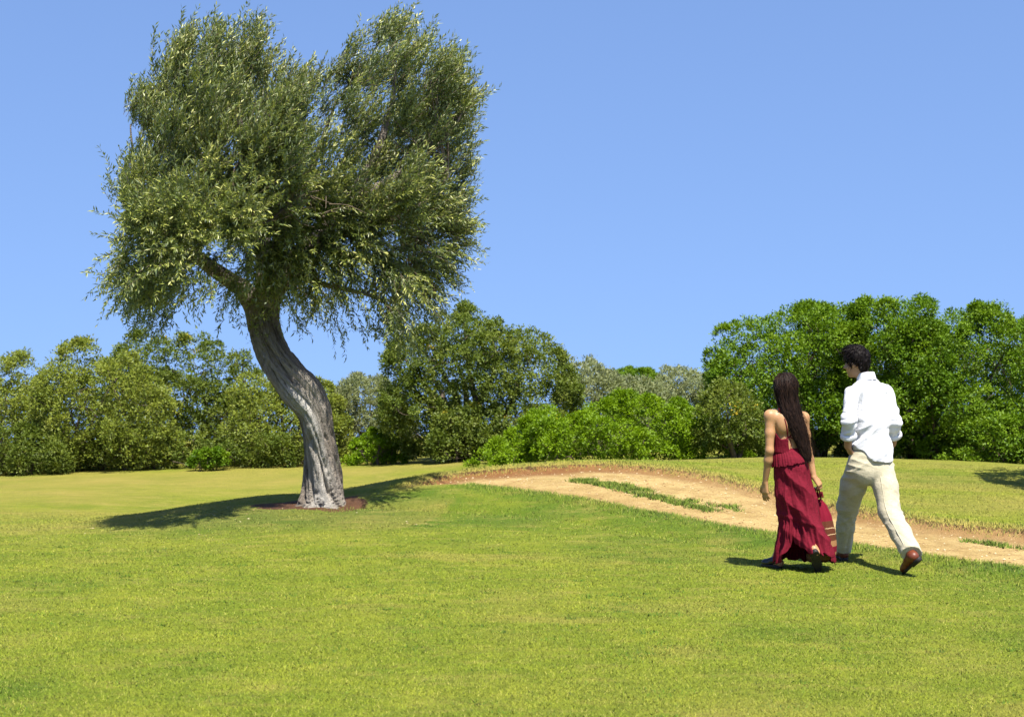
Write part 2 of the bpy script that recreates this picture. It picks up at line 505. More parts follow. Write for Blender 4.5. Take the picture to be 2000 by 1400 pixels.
va = mm.node('ShaderNodeVectorMath', operation='ADD'); vs = mm.node('ShaderNodeVectorMath', operation='SCALE')
mm.l.new(mm.node('ShaderNodeNewGeometry').outputs['Normal'], vs.inputs[0]); vs.inputs['Scale'].default_value = .55
mm.l.new(vs.outputs[0], va.inputs[0]); va.inputs[1].default_value = (0, 0, .9)
mm.l.new(va.outputs[0], vm.inputs[0])
blade_mat = mm.principled(col, .6, vm.outputs[0], .15)
tag(blade_mesh('grass', bx, by, bh, bw, bl, blade_mat, 'short mown grass blades covering the lawn'), cat='grass')

# weeds straggling down the middle of the track
# dark broad-leaved weeds dotted through the sward
r = np.random.default_rng(15); n_ = 230
wy = np.sqrt(r.uniform(6.5 ** 2, 13.5 ** 2, n_)); wx_ = r.uniform(-.4, .4, n_) * wy; wr = r.uniform(.015, .06, n_)
k_ = 34
x_ = (wx_[:, None] + r.normal(0, 1, (n_, k_)) * wr[:, None] * 1.4).ravel(); y_ = (wy[:, None] + r.normal(0, 1, (n_, k_)) * wr[:, None]).ravel()
mk = look(soil, x_, y_) < .1
x_, y_ = x_[mk], y_[mk]
def clover_attrs(x, y): return np.full(len(x), .8), np.zeros(len(x)), np.zeros(len(x)), np.zeros(len(x))
def weed_patch(spots, n, seed):
    r = np.random.default_rng(seed); X = []; Yy = []
    for (px0, py0, px1, py1, z, wid, k) in spots:
        a = np.array(PZ(px0, py0, z)[:2]); b = np.array(PZ(px1, py1, z)[:2])
        c = a + (b - a) * r.random((k, 1)) + r.normal(0, wid, (k, 2))
        pts = c[:, None] + r.normal(0, .035, (k, n, 2))
        X.append(pts[..., 0].ravel()); Yy.append(pts[..., 1].ravel())
    x = np.concatenate(X); y = np.concatenate(Yy)
    return x, y, r.uniform(.015, .055, len(x)), np.full(len(x), .012), np.full(len(x), 1.6)
wx = weed_patch([(1118,965,1395,996,.16,.035,95),(1118,963,1270,975,.17,.05,50),(1300,990,1440,1001,.12,.06,14),(1890,1070,1985,1082,.0,.05,12)], 46, 9)
def weed_attrs(x, y): return np.full(len(x), .72), np.full(len(x), .10), np.zeros(len(x)), np.zeros(len(x))
tag(blade_mesh('track_weeds', *wx, blade_mat, 'ragged green weeds growing along the middle of the dirt track', weed_attrs, 8), cat='weeds')

tag(blade_mesh('clover', x_, y_, r.uniform(.008, .024, len(x_)), np.full(len(x_), .009), np.full(len(x_), 1.4), blade_mat, 'small dark green clover tufts dotted through the mown lawn', clover_attrs, 18, -.12), cat='weeds')
# grit and small stones lying on the track, a few pale fallen leaves under the olive
def specks(name, pts, size, mat, label, cat, flat=.6, seed=3):
    r = np.random.default_rng(seed); n = len(pts)
    oc = np.array([(1,0,0),(-1,0,0),(0,1,0),(0,-1,0),(0,0,1),(0,0,-1)], float); of = np.array([(0,2,4),(2,1,4),(1,3,4),(3,0,4),(2,0,5),(1,2,5),(3,1,5),(0,3,5)])
    sc_ = size[:, None, None] * r.uniform(.6, 1.2, (n, 6, 1)) * np.array([1, 1, flat]); a = r.uniform(0, 6.28, n)
    R = np.zeros((n, 3, 3)); R[:, 0, 0] = np.cos(a); R[:, 0, 1] = -np.sin(a); R[:, 1, 0] = np.sin(a); R[:, 1, 1] = np.cos(a); R[:, 2, 2] = 1
    V = np.einsum('nij,nkj->nki', R, oc[None] * sc_) + np.c_[pts, hz(pts[:, 0], pts[:, 1]) + size * .2][:, None]
    F = (of[None] + np.arange(n)[:, None, None] * 6).reshape(-1, 3)
    return tag(mesh_np(name, V.reshape(-1, 3), F, mat, smooth=False, attrs=dict(rnd=np.repeat(r.random(n), 6))), label, cat, kind='stuff')
r = np.random.default_rng(16)
yy = r.uniform(10.5, 18.8, 26000); xx = r.uniform(-1.5, 8, 26000); mk = (look(tsd, xx, yy) > .08) & (np.abs(xx) < .42 * yy)
pp_ = np.c_[xx, yy][mk][:2600]
mm = Mat('stone_grit'); stone_mat = mm.principled(mm.ramp(mm.attr('rnd'), [(0, (.20, .12, .05)), (.5, (.36, .24, .11)), (1, (.50, .40, .25))]), .9, None, .1)
specks('pebbles', pp_, .004 + .014 * r.random(len(pp_)) ** 4, stone_mat, 'small stones and clods scattered over the dirt track', 'pebbles')
a_ = r.uniform(0, 6.28, 60); q_ = np.sqrt(r.random(60)); q_ = q_[:18]; a_ = a_[:18]; lp_ = np.c_[TREE_X - .55 + 1.9 * q_ * np.cos(a_), TREE_Y - 1.1 + .9 * q_ * np.sin(a_)]
mm = Mat('dead_leaf'); dead = mm.principled(mm.ramp(mm.attr('rnd'), [(0, (.30, .22, .10)), (1, (.55, .48, .30))]), .8, None, .15)
specks('fallen_leaves', lp_, r.uniform(.010, .020, 18), dead, 'pale fallen leaves lying on the grass before the olive trunk', 'leaves', .25, 5)
# ================================================================== TREES
def frames(P):
    """parallel-transport frames along a polyline"""
    P = np.asarray(P, float); T = unit(np.gradient(P, axis=0))
    u = np.cross(T[0], [0.1, 1, 0.05]); u = u / np.linalg.norm(u); U = [u]
    for i in range(1, len(P)):
        u = U[-1] - T[i] * (U[-1] @ T[i]); U.append(u / max(np.linalg.norm(u), 1e-9))
    U = np.array(U); return T, U, np.cross(T, U)

def curve(P, R, n):
    """Catmull-Rom resampling of points and radii"""
    P = np.asarray(P, float); R = np.asarray(R, float)
    Q = np.c_[P, R]; Q = np.vstack([2 * Q[0] - Q[1], Q, 2 * Q[-1] - Q[-2]])
    t = np.linspace(0, len(P) - 1 - 1e-6, n); i = t.astype(int); f = (t - i)[:, None]
    a, b, c, d = Q[i], Q[i + 1], Q[i + 2], Q[i + 3]
    r = .5 * (2 * b + (c - a) * f + (2 * a - 5 * b + 4 * c - d) * f ** 2 + (3 * b - a - 3 * c + d) * f ** 3)
    return r[:, :3], np.maximum(r[:, 3], 1e-4)

def tube(P, R, sides=6, prof=None, cap=True):
    T, U, W = frames(P); n = len(P)
    th = np.linspace(0, 2 * np.pi, sides, endpoint=False)
    rr = R[:, None] * (np.ones((n, sides)) if prof is None else prof)
    V = P[:, None] + rr[..., None] * (np.cos(th)[None, :, None] * U[:, None] + np.sin(th)[None, :, None] * W[:, None])
    i = np.arange(n - 1)[:, None] * sides; j = np.arange(sides)[None]; k = (j + 1) % sides
    F = np.stack([i + j, i + k, i + sides + k, i + sides + j], -1).reshape(-1, 4)
    V = V.reshape(-1, 3)
    if cap:
        V = np.vstack([V, P[-1] + T[-1] * R[-1] * .5]); e = len(V) - 1; b = (n - 1) * sides
        F2 = np.stack([b + np.arange(sides), b + (np.arange(sides) + 1) % sides, np.full(sides, e)], -1)
        return V, F, F2
    return V, F, np.zeros((0, 3), int)

class Bag:
    def __init__(s): s.V = []; s.Q = []; s.T = []; s.n = 0; s.A = {}
    def add(s, V, Q=None, T=None, **at):
        V = np.asarray(V)
        if Q is not None and len(Q): s.Q.append(np.asarray(Q) + s.n)
        if T is not None and len(T): s.T.append(np.asarray(T) + s.n)
        s.V.append(V); s.n += len(V)
        for k, a in at.items(): s.A.setdefault(k, []).append(np.broadcast_to(a, (len(V),)).astype(float))
    def tube(s, P, R, n=8, sides=5, **at):
        p, r = curve(P, R, n); V, Q, T = tube(p, r, sides); s.add(V, Q, T, **at)
    def build(s, name, mat, parent=None, smooth=True):
        F = []
        if s.Q: F.append(np.vstack(s.Q))
        if s.T: F.append(np.vstack(s.T))
        return mesh_np(name, np.vstack(s.V), F, mat, parent, {k: np.concatenate(v) for k, v in s.A.items()}, smooth=smooth)

def leaves(p, d, n, L, W, rnd, wide=.45):
    """one four-cornered leaf per row, a slight fold along the midrib"""
    d = unit(d); s = unit(np.cross(d, n)); n = np.cross(s, d)
    L = np.broadcast_to(L, (len(p),))[:, None]; W = np.broadcast_to(W, (len(p),))[:, None]
    m = p + d * L * wide + n * W * .18
    V = np.stack([p, m + s * W / 2, p + d * L, m - s * W / 2], 1).reshape(-1, 3)
    F = np.arange(4 * len(p)).reshape(-1, 4)
    return V, F, np.repeat(rnd, 4)

def tri_leaves(p, d, n, L, W, rnd):
    """three-cornered leaves for foliage far from the camera"""
    d = unit(d); s = unit(np.cross(d, n))
    L = np.broadcast_to(L, (len(p),))[:, None]; W = np.broadcast_to(W, (len(p),))[:, None]
    V = np.stack([p - s * W * .5, p + d * L * .35 + s * W * .75, p + d * L], 1).reshape(-1, 3)
    return V, np.arange(3 * len(p)).reshape(-1, 3), np.repeat(rnd, 3)

def rdir(r, n):
    v = r.normal(size=(n, 3)); return unit(v)

# ---------------------------------------------------------------- materials
def leaf_mat(name, stops, back=None, trans=.3, gloss=.05, rough=.4, tmul=(1.5, 1.5, .5)):
    m = Mat(name)
    c = m.ramp(m.attr('rnd'), stops)
    if back is not None:
        g = m.node('ShaderNodeNewGeometry')
        c = m.mix(c, back, m.math('MULTIPLY', g.outputs['Backfacing'], .55))
    t = m.mix(c, tmul, 1.0, 'MULTIPLY')
    return m.leafy(c, t, trans, gloss, rough)

olive_leaf = leaf_mat('olive_leaf', [(0, (.034, .054, .009)), (.4, (.098, .128, .017)), (.7, (.215, .235, .036)), (1, (.40, .39, .12))], (.17, .21, .12), .16, .035, .45)
mm = Mat('olive_bark')
uvv = mm.vattr('buv')
st = mm.mapping(uvv, (1, 1, .16)); n1 = mm.noise(st, 5.5, 6, .65, dist=.5); n2 = mm.noise(st, 19, 5, .7); n3 = mm.noise(uvv, 2.0, 3)
c = mm.mix((.060, .046, .035), (.270, .225, .178), mm.ramp(n1, [(.32, 0), (.62, 1)]))
c = mm.mix(c, (.38, .36, .32), mm.math('MULTIPLY', mm.attr('pale'), mm.ramp(n3, [(.2, .5), (.65, 1)])))
c = mm.mix(c, (.035, .026, .020), mm.ramp(n2, [(.32, .9), (.46, 0)]))
c = mm.mix(c, (.16, .17, .12), mm.ramp(mm.noise(uvv, 9, 4, .7), [(.60, 0), (.72, .55)]))
bh_ = mm.math('ADD', mm.math('MULTIPLY', n1, 1.3), mm.math('ADD', n2, mm.math('MULTIPLY', mm.noise(uvv, 55, 4), .35)))
olive_bark = mm.principled(c, .9, mm.bump(bh_, 1.0, .06), .15)
mm = Mat('twig_bark')
twig_mat = mm.principled(mm.mix((.085, .062, .042), (.19, .15, .11), mm.noise(mm.obj(), 12, 4)), .9, None, .1)
mm = Mat('dark_bark')
nb = mm.noise(mm.mapping(mm.obj(), (1, 1, .25)), 30, 4)
dark_bark = mm.principled(mm.mix((.05, .038, .028), (.15, .115, .085), nb), .9, mm.bump(nb, .8, .02), .1)

# ---------------------------------------------------------------- the olive tree
TZ = gz(TREE_X, TREE_Y)
TY = TREE_Y
olive = thing('olive_tree', (TREE_X, TREE_Y, TZ), 'big windswept olive tree with a bent gnarled grey trunk standing on the mown lawn', 'tree')
def O(px, py, dy=0.0): return PX(px, py, TY) + np.array([0, dy, 0])
sc = TY / FPX
tp = [(628,1030,110),(628,1008,104),(629,990,97),(630,968,88),(630,940,80),(628,905,73),(624,870,66),(620,835,64),(612,800,70),(592,765,80),(566,732,70),(543,700,63),(525,665,58),(515,630,57),(512,600,58),(513,572,56)]
tpts = [O(a, b, 0.10 * math.sin(i * .5)) for i, (a, b, w) in enumerate(tp)]
tr = [w * sc * .5 for a, b, w in tp]
NT, NS = 170, 112
P_, R_ = curve(tpts, tr, NT)
tt = np.linspace(0, 1, NT)[:, None]; th = np.linspace(0, 2 * np.pi, NS, endpoint=False)[None]
tw = th + 1.9 * tt
prof = 1 + .10 * np.cos(2 * tw + 1.0) + .085 * np.cos(3 * tw - 1.4 + 2 * tt) + .055 * np.cos(5 * tw + 2.0 - 3 * tt) + .03 * np.cos(8 * tw + 5 * tt)
flare = np.exp(-(np.maximum(tt - .03, 0) / .085) ** 1.3)
prof += flare * (.16 + .17 * np.cos(5 * th + .4) + .10 * np.cos(9 * th + 2.1))
q = np.stack([np.cos(tw) * 1.6 + 0 * tt, np.sin(tw) * 1.6 + 0 * tt, tt * 9 + 0 * th], -1)
rid = 1 - np.abs(noise3(q * [2.2, 2.2, .55], 41)) * 2
rid2 = 1 - np.abs(noise3(q * [5.2, 5.2, 1.0], 42)) * 2
prof -= .16 * np.exp(-(noise3(q * [2.0, 2.0, .38], 47) / .10) ** 2) + .09 * np.exp(-(noise3(q * [4.6, 4.6, .7], 48) / .10) ** 2)
prof += .05 * rid + .035 * rid2 + .05 * noise3(q * [1, 1, .8], 43) + .014 * noise3(q * [11, 11, 4], 44)
# a deep cleft winding up the front, and knots
tc = th + np.pi                                     # tc = 3/2 pi faces the lawn
cl = np.angle(np.exp(1j * (tc - (4.75 + .5 * np.sin(tt * 7) - .6 * tt))))
prof -= .22 * np.exp(-(cl / .10) ** 2) * sstep(.02, .1, tt) * sstep(.62, .45, tt)
cl2 = np.angle(np.exp(1j * (tc - (5.5 - 1.2 * tt + .2 * np.sin(tt * 15)))))
prof -= .20 * np.exp(-(cl2 / .09) ** 2) * sstep(.0, .06, tt) * sstep(.9, .6, tt)
for (a, t0, da, dt_, am) in [(4.3,.52,.25,.035,-.28),(5.1,.34,.12,.02,-.2),(4.9,.47,.3,.03,.12),(4.2,.70,.2,.03,.13),(5.6,.6,.3,.05,.14),(4.6,.22,.12,.018,-.16)]:
    prof += am * np.exp(-(np.angle(np.exp(1j * (tc - a))) / da) ** 2 - ((tt - t0) / dt_) ** 2)
Vt, Qt, Tt = tube(P_, R_, NS, prof)
buv = np.vstack([np.stack([np.cos(th) * .3 + 0 * tt, np.sin(th) * .3 + 0 * tt, tt * 3 + 0 * th], -1).reshape(-1, 3), [[0, 0, 3]]])
pale = np.exp(-(np.angle(np.exp(1j * (tc - 4.95 + .5 * tt))) / .62) ** 2) * sstep(.03, .12, tt) * sstep(.72, .5, tt) + 0 * tt
pale = np.clip(pale + .3 * noise3(q * [1.5, 1.5, .6], 46), 0, 1)
mesh_np('trunk', Vt, [Qt, Tt], olive_bark, olive, dict(buv=buv, pale=np.r_[pale.ravel(), 0]))

limbs = [ # (points px,py,dy), start radius, end radius in metres
  ([(505,625,0),(488,580,-.05),(458,552,-.12),(405,512,-.25),(365,470,-.3),(320,410,-.35),(300,330,-.3)], .135, .02),
  ([(515,600,0),(522,545,.0),(512,470,.05),(490,380,.1),(470,270,.1),(455,160,.05),(470,80,0)], .15, .015),
  ([(520,600,0),(548,545,.05),(600,470,.2),(660,400,.4),(715,310,.55),(755,200,.5),(775,110,.35)], .14, .015),
  ([(560,530,.05),(640,475,-.3),(730,455,-.5),(820,420,-.55),(880,360,-.5)], .07, .012),
  ([(520,560,0),(560,470,-.5),(590,380,-.9),(600,280,-1.0),(610,190,-.8)], .09, .012),
  ([(512,560,0),(520,470,.6),(560,370,1.0),(600,260,1.0),(640,170,.8)], .09, .012),
  ([(405,512,-.25),(360,450,-.1),(390,442,-.05),(420,445,0)], .05, .02),
  ([(440,540,-.1),(370,505,.2),(300,490,.3),(255,520,.3)], .055, .01),
  ([(600,470,.1),(700,500,.4),(800,520,.5),(850,560,.5)], .055, .01),
  ([(560,530,.05),(640,560,-.3),(730,580,-.4),(790,620,-.4)], .045, .008),
  ([(660,400,.15),(770,330,.5),(860,260,.6),(900,200,.5)], .06, .01),
  ([(365,470,-.3),(290,420,-.1),(265,340,0),(255,240,.1)], .04, .008),
  ([(500,420,.05),(400,330,.4),(350,230,.4),(340,140,.2)], .06, .01),
]
limb_pts = []
for pts, r0, r1 in limbs:
    P = [O(*p) for p in pts]
    p, r = curve(P, np.linspace(r0, r1, len(P)), 26)
    p = p + .03 * np.stack([noise3(p * 3, 51), noise3(p * 3, 52), noise3(p * 3, 53)], -1) * np.linspace(0, 1, 26)[:, None]
    pr = 1 + .12 * noise3(np.stack([np.cos(np.linspace(0, 6.28, 12, endpoint=False))[None] + 0 * r[:, None], np.sin(np.linspace(0, 6.28, 12, endpoint=False))[None] + 0 * r[:, None], np.linspace(0, 8, 26)[:, None] + np.zeros((1, 12))], -1) * 1.5, 54)
    V, Q, T = tube(p, r, 12, pr)
    mesh_np('limb', V, [Q, T], olive_bark, olive, dict(buv=V, pale=np.full(len(V), .1)))
    limb_pts.append(p[4:])
limb_pts = np.vstack(limb_pts)

crown_poly = np.array([(300,140),(330,95),(365,55),(385,95),(420,50),(450,38),(480,55),(510,30),(540,20),(545,75),(560,110),(600,125),(630,115),(660,110),(690,75),(715,45),(765,28),(800,40),(845,42),(880,75),(915,72),
  (915,130),(945,150),(955,185),(935,235),(935,285),(950,300),(920,335),(925,380),(945,395),(905,420),(945,440),(925,475),(895,490),(890,545),(865,560),(870,600),(830,615),(810,650),(770,675),(740,655),(700,635),(660,655),(620,630),(585,640),(560,600),(540,585),
  (500,560),(470,575),(475,620),(450,650),(425,615),(400,600),(370,590),(345,600),(325,640),(300,655),(285,620),(262,650),(245,610),(240,560),(205,540),(225,505),(225,465),(240,430),(240,350),(262,300),(290,285),(300,250),(262,242),(230,228),(232,185),(260,170),(290,180)], float)
def dist_poly(x, y, poly):
    return polydist(x, y, np.vstack([poly, poly[:1]]))[0]

_gy, _gx = np.mgrid[0:180, 0:260]
crown_mask = inside(_gx * 4.0 + 2, _gy * 4.0 + 2, crown_poly)
def in_crown(x, y):
    i = int(y // 4); j = int(x // 4); return 0 <= i < 180 and 0 <= j < 260 and crown_mask[i, j]
def volume(poly, n, r, Rpx, depth, shell=.5):
    """points of an inflated outline: pixel x, y and a depth offset in metres"""
    lo, hi = poly.min(0), poly.max(0); X = []; Y = []; D = []; E = []
    tot = 0
    while tot < n:
        x = r.uniform(lo[0], hi[0], n * 2); y = r.uniform(lo[1], hi[1], n * 2)
        m = inside(x, y, poly); x, y = x[m], y[m]
        d = dist_poly(x, y, poly)
        hd = depth * np.sqrt(1 - (1 - np.minimum(d / Rpx, 1)) ** 2)
        u = r.uniform(-1, 1, len(x)); u = np.sign(u) * np.abs(u) ** shell
        X.append(x); Y.append(y); D.append(u * hd); E.append(hd); tot += len(x)
    return [np.concatenate(a)[:n] for a in (X, Y, D, E)]

r = np.random.default_rng(21)
NC = 1500
cx, cy, cd, chd = volume(crown_poly, NC, r, 230, 1.75, .62)
cc = np.stack([(cx - 1000) * sc, TY + cd, CAMH - (cy - HOR) * sc], -1)
cc -= np.array([.62, 0, .62]) * (.33 * np.clip((560 - cy) / 260, 0, 1))[:, None]
def seen(p): return p[..., 0] / p[..., 1] * FPX + 1000, HOR - (p[..., 2] - CAMH) / p[..., 1] * FPX
sx_, sy_ = seen(cc)
fork_ = (sx_ > 375) & (sx_ < 480) & (sy_ > 470) & (sy_ < 590) & (r.random(NC) < .75)
for hx_, hy_, hr_ in ((705, 318, 62), (430, 360, 58), (505, 395, 40), (850, 330, 40), (560, 455, 42), (800, 470, 45)):
    fork_ |= (((sx_ - hx_) ** 2 + (sy_ - hy_) ** 2) < hr_ ** 2) & (cd < -.05)            # deep hollows between the boughs
keep_ = ~fork_ & (fbm(cc * 1.7, 57, 2) > -.12) & inside(sx_ + 6, sy_ - 6, crown_poly)                      # hollows between the boughs
cx, cy, cd, cc = cx[keep_], cy[keep_], cd[keep_], cc[keep_]; 
ex = 60; ex_x = r.uniform(470, 720, ex); ex_y = r.uniform(330, 470, ex)                 # full bough in front of the forks
cx = np.r_[cx, ex_x]; cy = np.r_[cy, ex_y]; ed_ = r.uniform(-1.5, -.9, ex); cd = np.r_[cd, ed_]
cc = np.vstack([cc, np.stack([(ex_x - 1000) * sc - .1, TY + ed_, CAMH - (ex_y - HOR) * sc], -1)])
ex = 80; ex_x = r.uniform(540, 780, ex); ex_y = r.uniform(415, 550, ex); ed_ = r.uniform(-.75, -.3, ex)      # low sprays hiding the forks
cx = np.r_[cx, ex_x]; cy = np.r_[cy, ex_y]; cd = np.r_[cd, ed_]
cc = np.vstack([cc, np.stack([(ex_x - 1000) * sc - .05, TY + ed_, CAMH - (ex_y - HOR) * sc], -1)])
ex = 130; ex_x = r.uniform(230, 500, ex); ex_y = r.uniform(400, 590, ex); ed_ = r.uniform(-2.3, -1.2, ex)   # the boughs reaching out over the lawn
pe = np.stack([(ex_x - 1000) / FPX * (TY + ed_), TY + ed_, CAMH - (ex_y - HOR) / FPX * (TY + ed_)], -1)
ok_ = inside(ex_x + 10, ex_y, crown_poly) & ~((ex_x > 375) & (ex_y > 470) & (r.random(ex) < .8))
cx = np.r_[cx, ex_x[ok_]]; cy = np.r_[cy, ex_y[ok_]]; cd = np.r_[cd, ed_[ok_]]; cc = np.vstack([cc, pe[ok_]])
# the boughs stay clear of the sun's path to the lower trunk
open_ = (cd < -.15) & (np.abs(cc[:, 0] - TREE_X + .06 - .364 * np.abs(cd)) < .52) & (cc[:, 2] < TZ + 1.25 + 2.0 * np.abs(cd))
cx, cy, cd, cc = cx[~open_], cy[~open_], cd[~open_], cc[~open_]; NC = len(cc)
core = np.array([(590 - 1000) * sc, TY, CAMH - (400 - HOR) * sc])
crad = r.random(NC) ** 1.2
fol, twg = Bag(), Bag()
upper = np.clip((560 - cy) / 260, 0, 1)          # windswept share
edge = dist_poly(cx, cy, crown_poly)
for k in range(NC):
    c = cc[k]
    # a small branch from the nearest limb
    dd = np.linalg.norm(limb_pts - c, axis=1); j = int(np.argmin(dd + .3 * np.maximum(limb_pts[:, 2] - c[2], 0)))
    a = limb_pts[j]; mid = (a + c) / 2 + r.normal(0, .04, 3)
    if .05 < dd[j] < 1.1 and edge[k] > 35 and (upper[k] < .5 or (c - a)[2] > .5 * dd[j]): twg.tube([a, mid, c], [.010 + .006 * dd[j], .008, .004], 6, 4)
    out = unit(c - core)
    wind = np.array([.62, -.10, .62])
    low = 1 - upper[k]
    base = unit(out * (.55 + .30 * low) + wind * (1.05 * upper[k]) + np.array([0, -.1, -.40]) * low + np.array([0, 0, .2]))
    ns = int(r.integers(13, 19)) if edge[k] > 18 else int(r.integers(7, 12))
    if cy[k] > 500: ns = int(ns * .58)                        # airier sprays along the underside
    for s in range(ns):
        d0 = unit(base + rdir(r, 1)[0] * (.42 + .35 * low))
        Ls = r.uniform(.20, .46) * (1 if edge[k] > 25 else .75)
        st0 = c + r.normal(0, .045, 3)
        bend = wind * .35 * upper[k] + np.array([.05, 0, -.45]) * low
        ts = np.linspace(0, 1, 5)[:, None]
        sp = st0 + Ls * (d0 * ts + .5 * bend * ts ** 2)
        tx_, ty_ = seen(sp[3])
        if not in_crown(tx_, ty_) and r.random() < .72: continue
        V, Q, T = tube(sp[::2], np.linspace(.0028, .0012, 3), 3)
        if s % 2: twg.add(V, Q, T)
        nl = int(Ls / .0145)
        tl = np.linspace(.08, 1, nl) + r.normal(0, .02, nl)
        pl = st0 + Ls * (d0 * tl[:, None] + .5 * bend * tl[:, None] ** 2)
        tg = unit(d0 + bend * tl[:, None])
        sd_ = unit(np.cross(tg, rdir(r, nl)))
        ang = r.uniform(.45, 1.15, nl)[:, None]
        ld = tg * np.cos(ang) + sd_ * np.sin(ang) + wind * .25 * upper[k] + np.array([0, 0, -.15]) * low
        nrm = np.array([0, 0, 1.0]) * .8 + rdir(r, nl) * .75
        rn = np.clip(.22 + .40 * crad[k] + .40 * (tl - .5) + r.normal(0, .20, nl), 0, 1)
        V, F, R1 = leaves(pl, ld, nrm, r.uniform(.045, .075, nl), r.uniform(.012, .0185, nl), rn)
        fol.add(V, F, rnd=R1)
# bare grey twigs caught in the middle of the crown
for k in range(26):
    a = O(r.uniform(540, 680), r.uniform(400, 450), -1.35 + r.uniform(-.15, .25)); b = a + np.array([r.uniform(-.3, .4), r.uniform(-.2, .1), r.uniform(-.25, .12)])
    twg.tube([a, (a + b) / 2 + r.normal(0, .04, 3), b], [.006, .004, .002], 5, 4)
a = O(510, 420, -1.45); twg.tube([a, O(505, 390, -1.5), O(512, 360, -1.5), O(524, 342, -1.4)], [.012, .012, .010, .006], 10, 6)
# sucker shoots on the neck of the trunk
for k in range(34):
    a = O(r.uniform(490, 535), r.uniform(565, 660), -.22 + r.uniform(-.05, .03)); d0 = unit(np.array([r.normal(0, .5), -.6, r.uniform(-.5, .6)]))
    Ls = r.uniform(.14, .32); ts = np.linspace(0, 1, 5)[:, None]; sp = a + Ls * (d0 * ts + np.array([0, -.0, -.35]) * ts ** 2)
    V, Q, T = tube(sp, np.linspace(.003, .0012, 5), 3); twg.add(V, Q, T)
    nl = int(Ls / .018); tl = np.linspace(.1, 1, nl)[:, None]; pl = a + Ls * (d0 * tl + np.array([0, 0, -.35]) * tl ** 2)
    V, F, R1 = leaves(pl, d0 + rdir(r, nl) * .8, rdir(r, nl) + [0, 0, .7], r.uniform(.04, .06, nl), .012, np.clip(r.normal(.5, .2, nl), 0, 1)); fol.add(V, F, rnd=R1)
tag(twg.build('twigs', twig_mat, olive), kind='stuff')
fol.build('crown', olive_leaf, olive, smooth=False)
# ---------------------------------------------------------------- trees and bushes beyond the lawn
G_LENT = [(0, (.035, .085, .004)), (.4, (.085, .155, .006)), (.75, (.140, .215, .010)), (1, (.21, .27, .02))]
G_BRIGHT = [(0, (.045, .095, .004)), (.4, (.115, .195, .005)), (.75, (.165, .255, .007)), (1, (.22, .30, .02))]
G_OLIVE = [(0, (.090, .110, .045)), (.4, (.155, .180, .075)), (.75, (.230, .245, .115)), (1, (.33, .33, .16))]
G_YELLOW = [(0, (.055, .078, .012)), (.35, (.122, .160, .018)), (.7, (.200, .228, .030)), (1, (.34, .31, .07))]
G_DARK = [(0, (.040, .065, .010)), (.4, (.090, .125, .016)), (.8, (.155, .180, .028)), (.97, (.22, .23, .045)), (1, (.45, .33, .03))]
lm = dict(deep=leaf_mat('deep_green_leaf', [(0, (.022, .050, .006)), (.5, (.060, .105, .010)), (1, (.13, .17, .025))], None, .25, .02, .5),
          lent=leaf_mat('glossy_green_leaf', G_LENT, None, .22, .01, .5), bright=leaf_mat('bright_green_leaf', G_BRIGHT, None, .32, .01, .5),
          olive=leaf_mat('silver_green_leaf', G_OLIVE, (.26, .28, .20), .22, .01, .5), yellow=leaf_mat('yellow_green_leaf', G_YELLOW, (.20, .21, .08), .30, .01, .5),
          dark=leaf_mat('dull_green_leaf', G_DARK, None, .25, .01, .5))

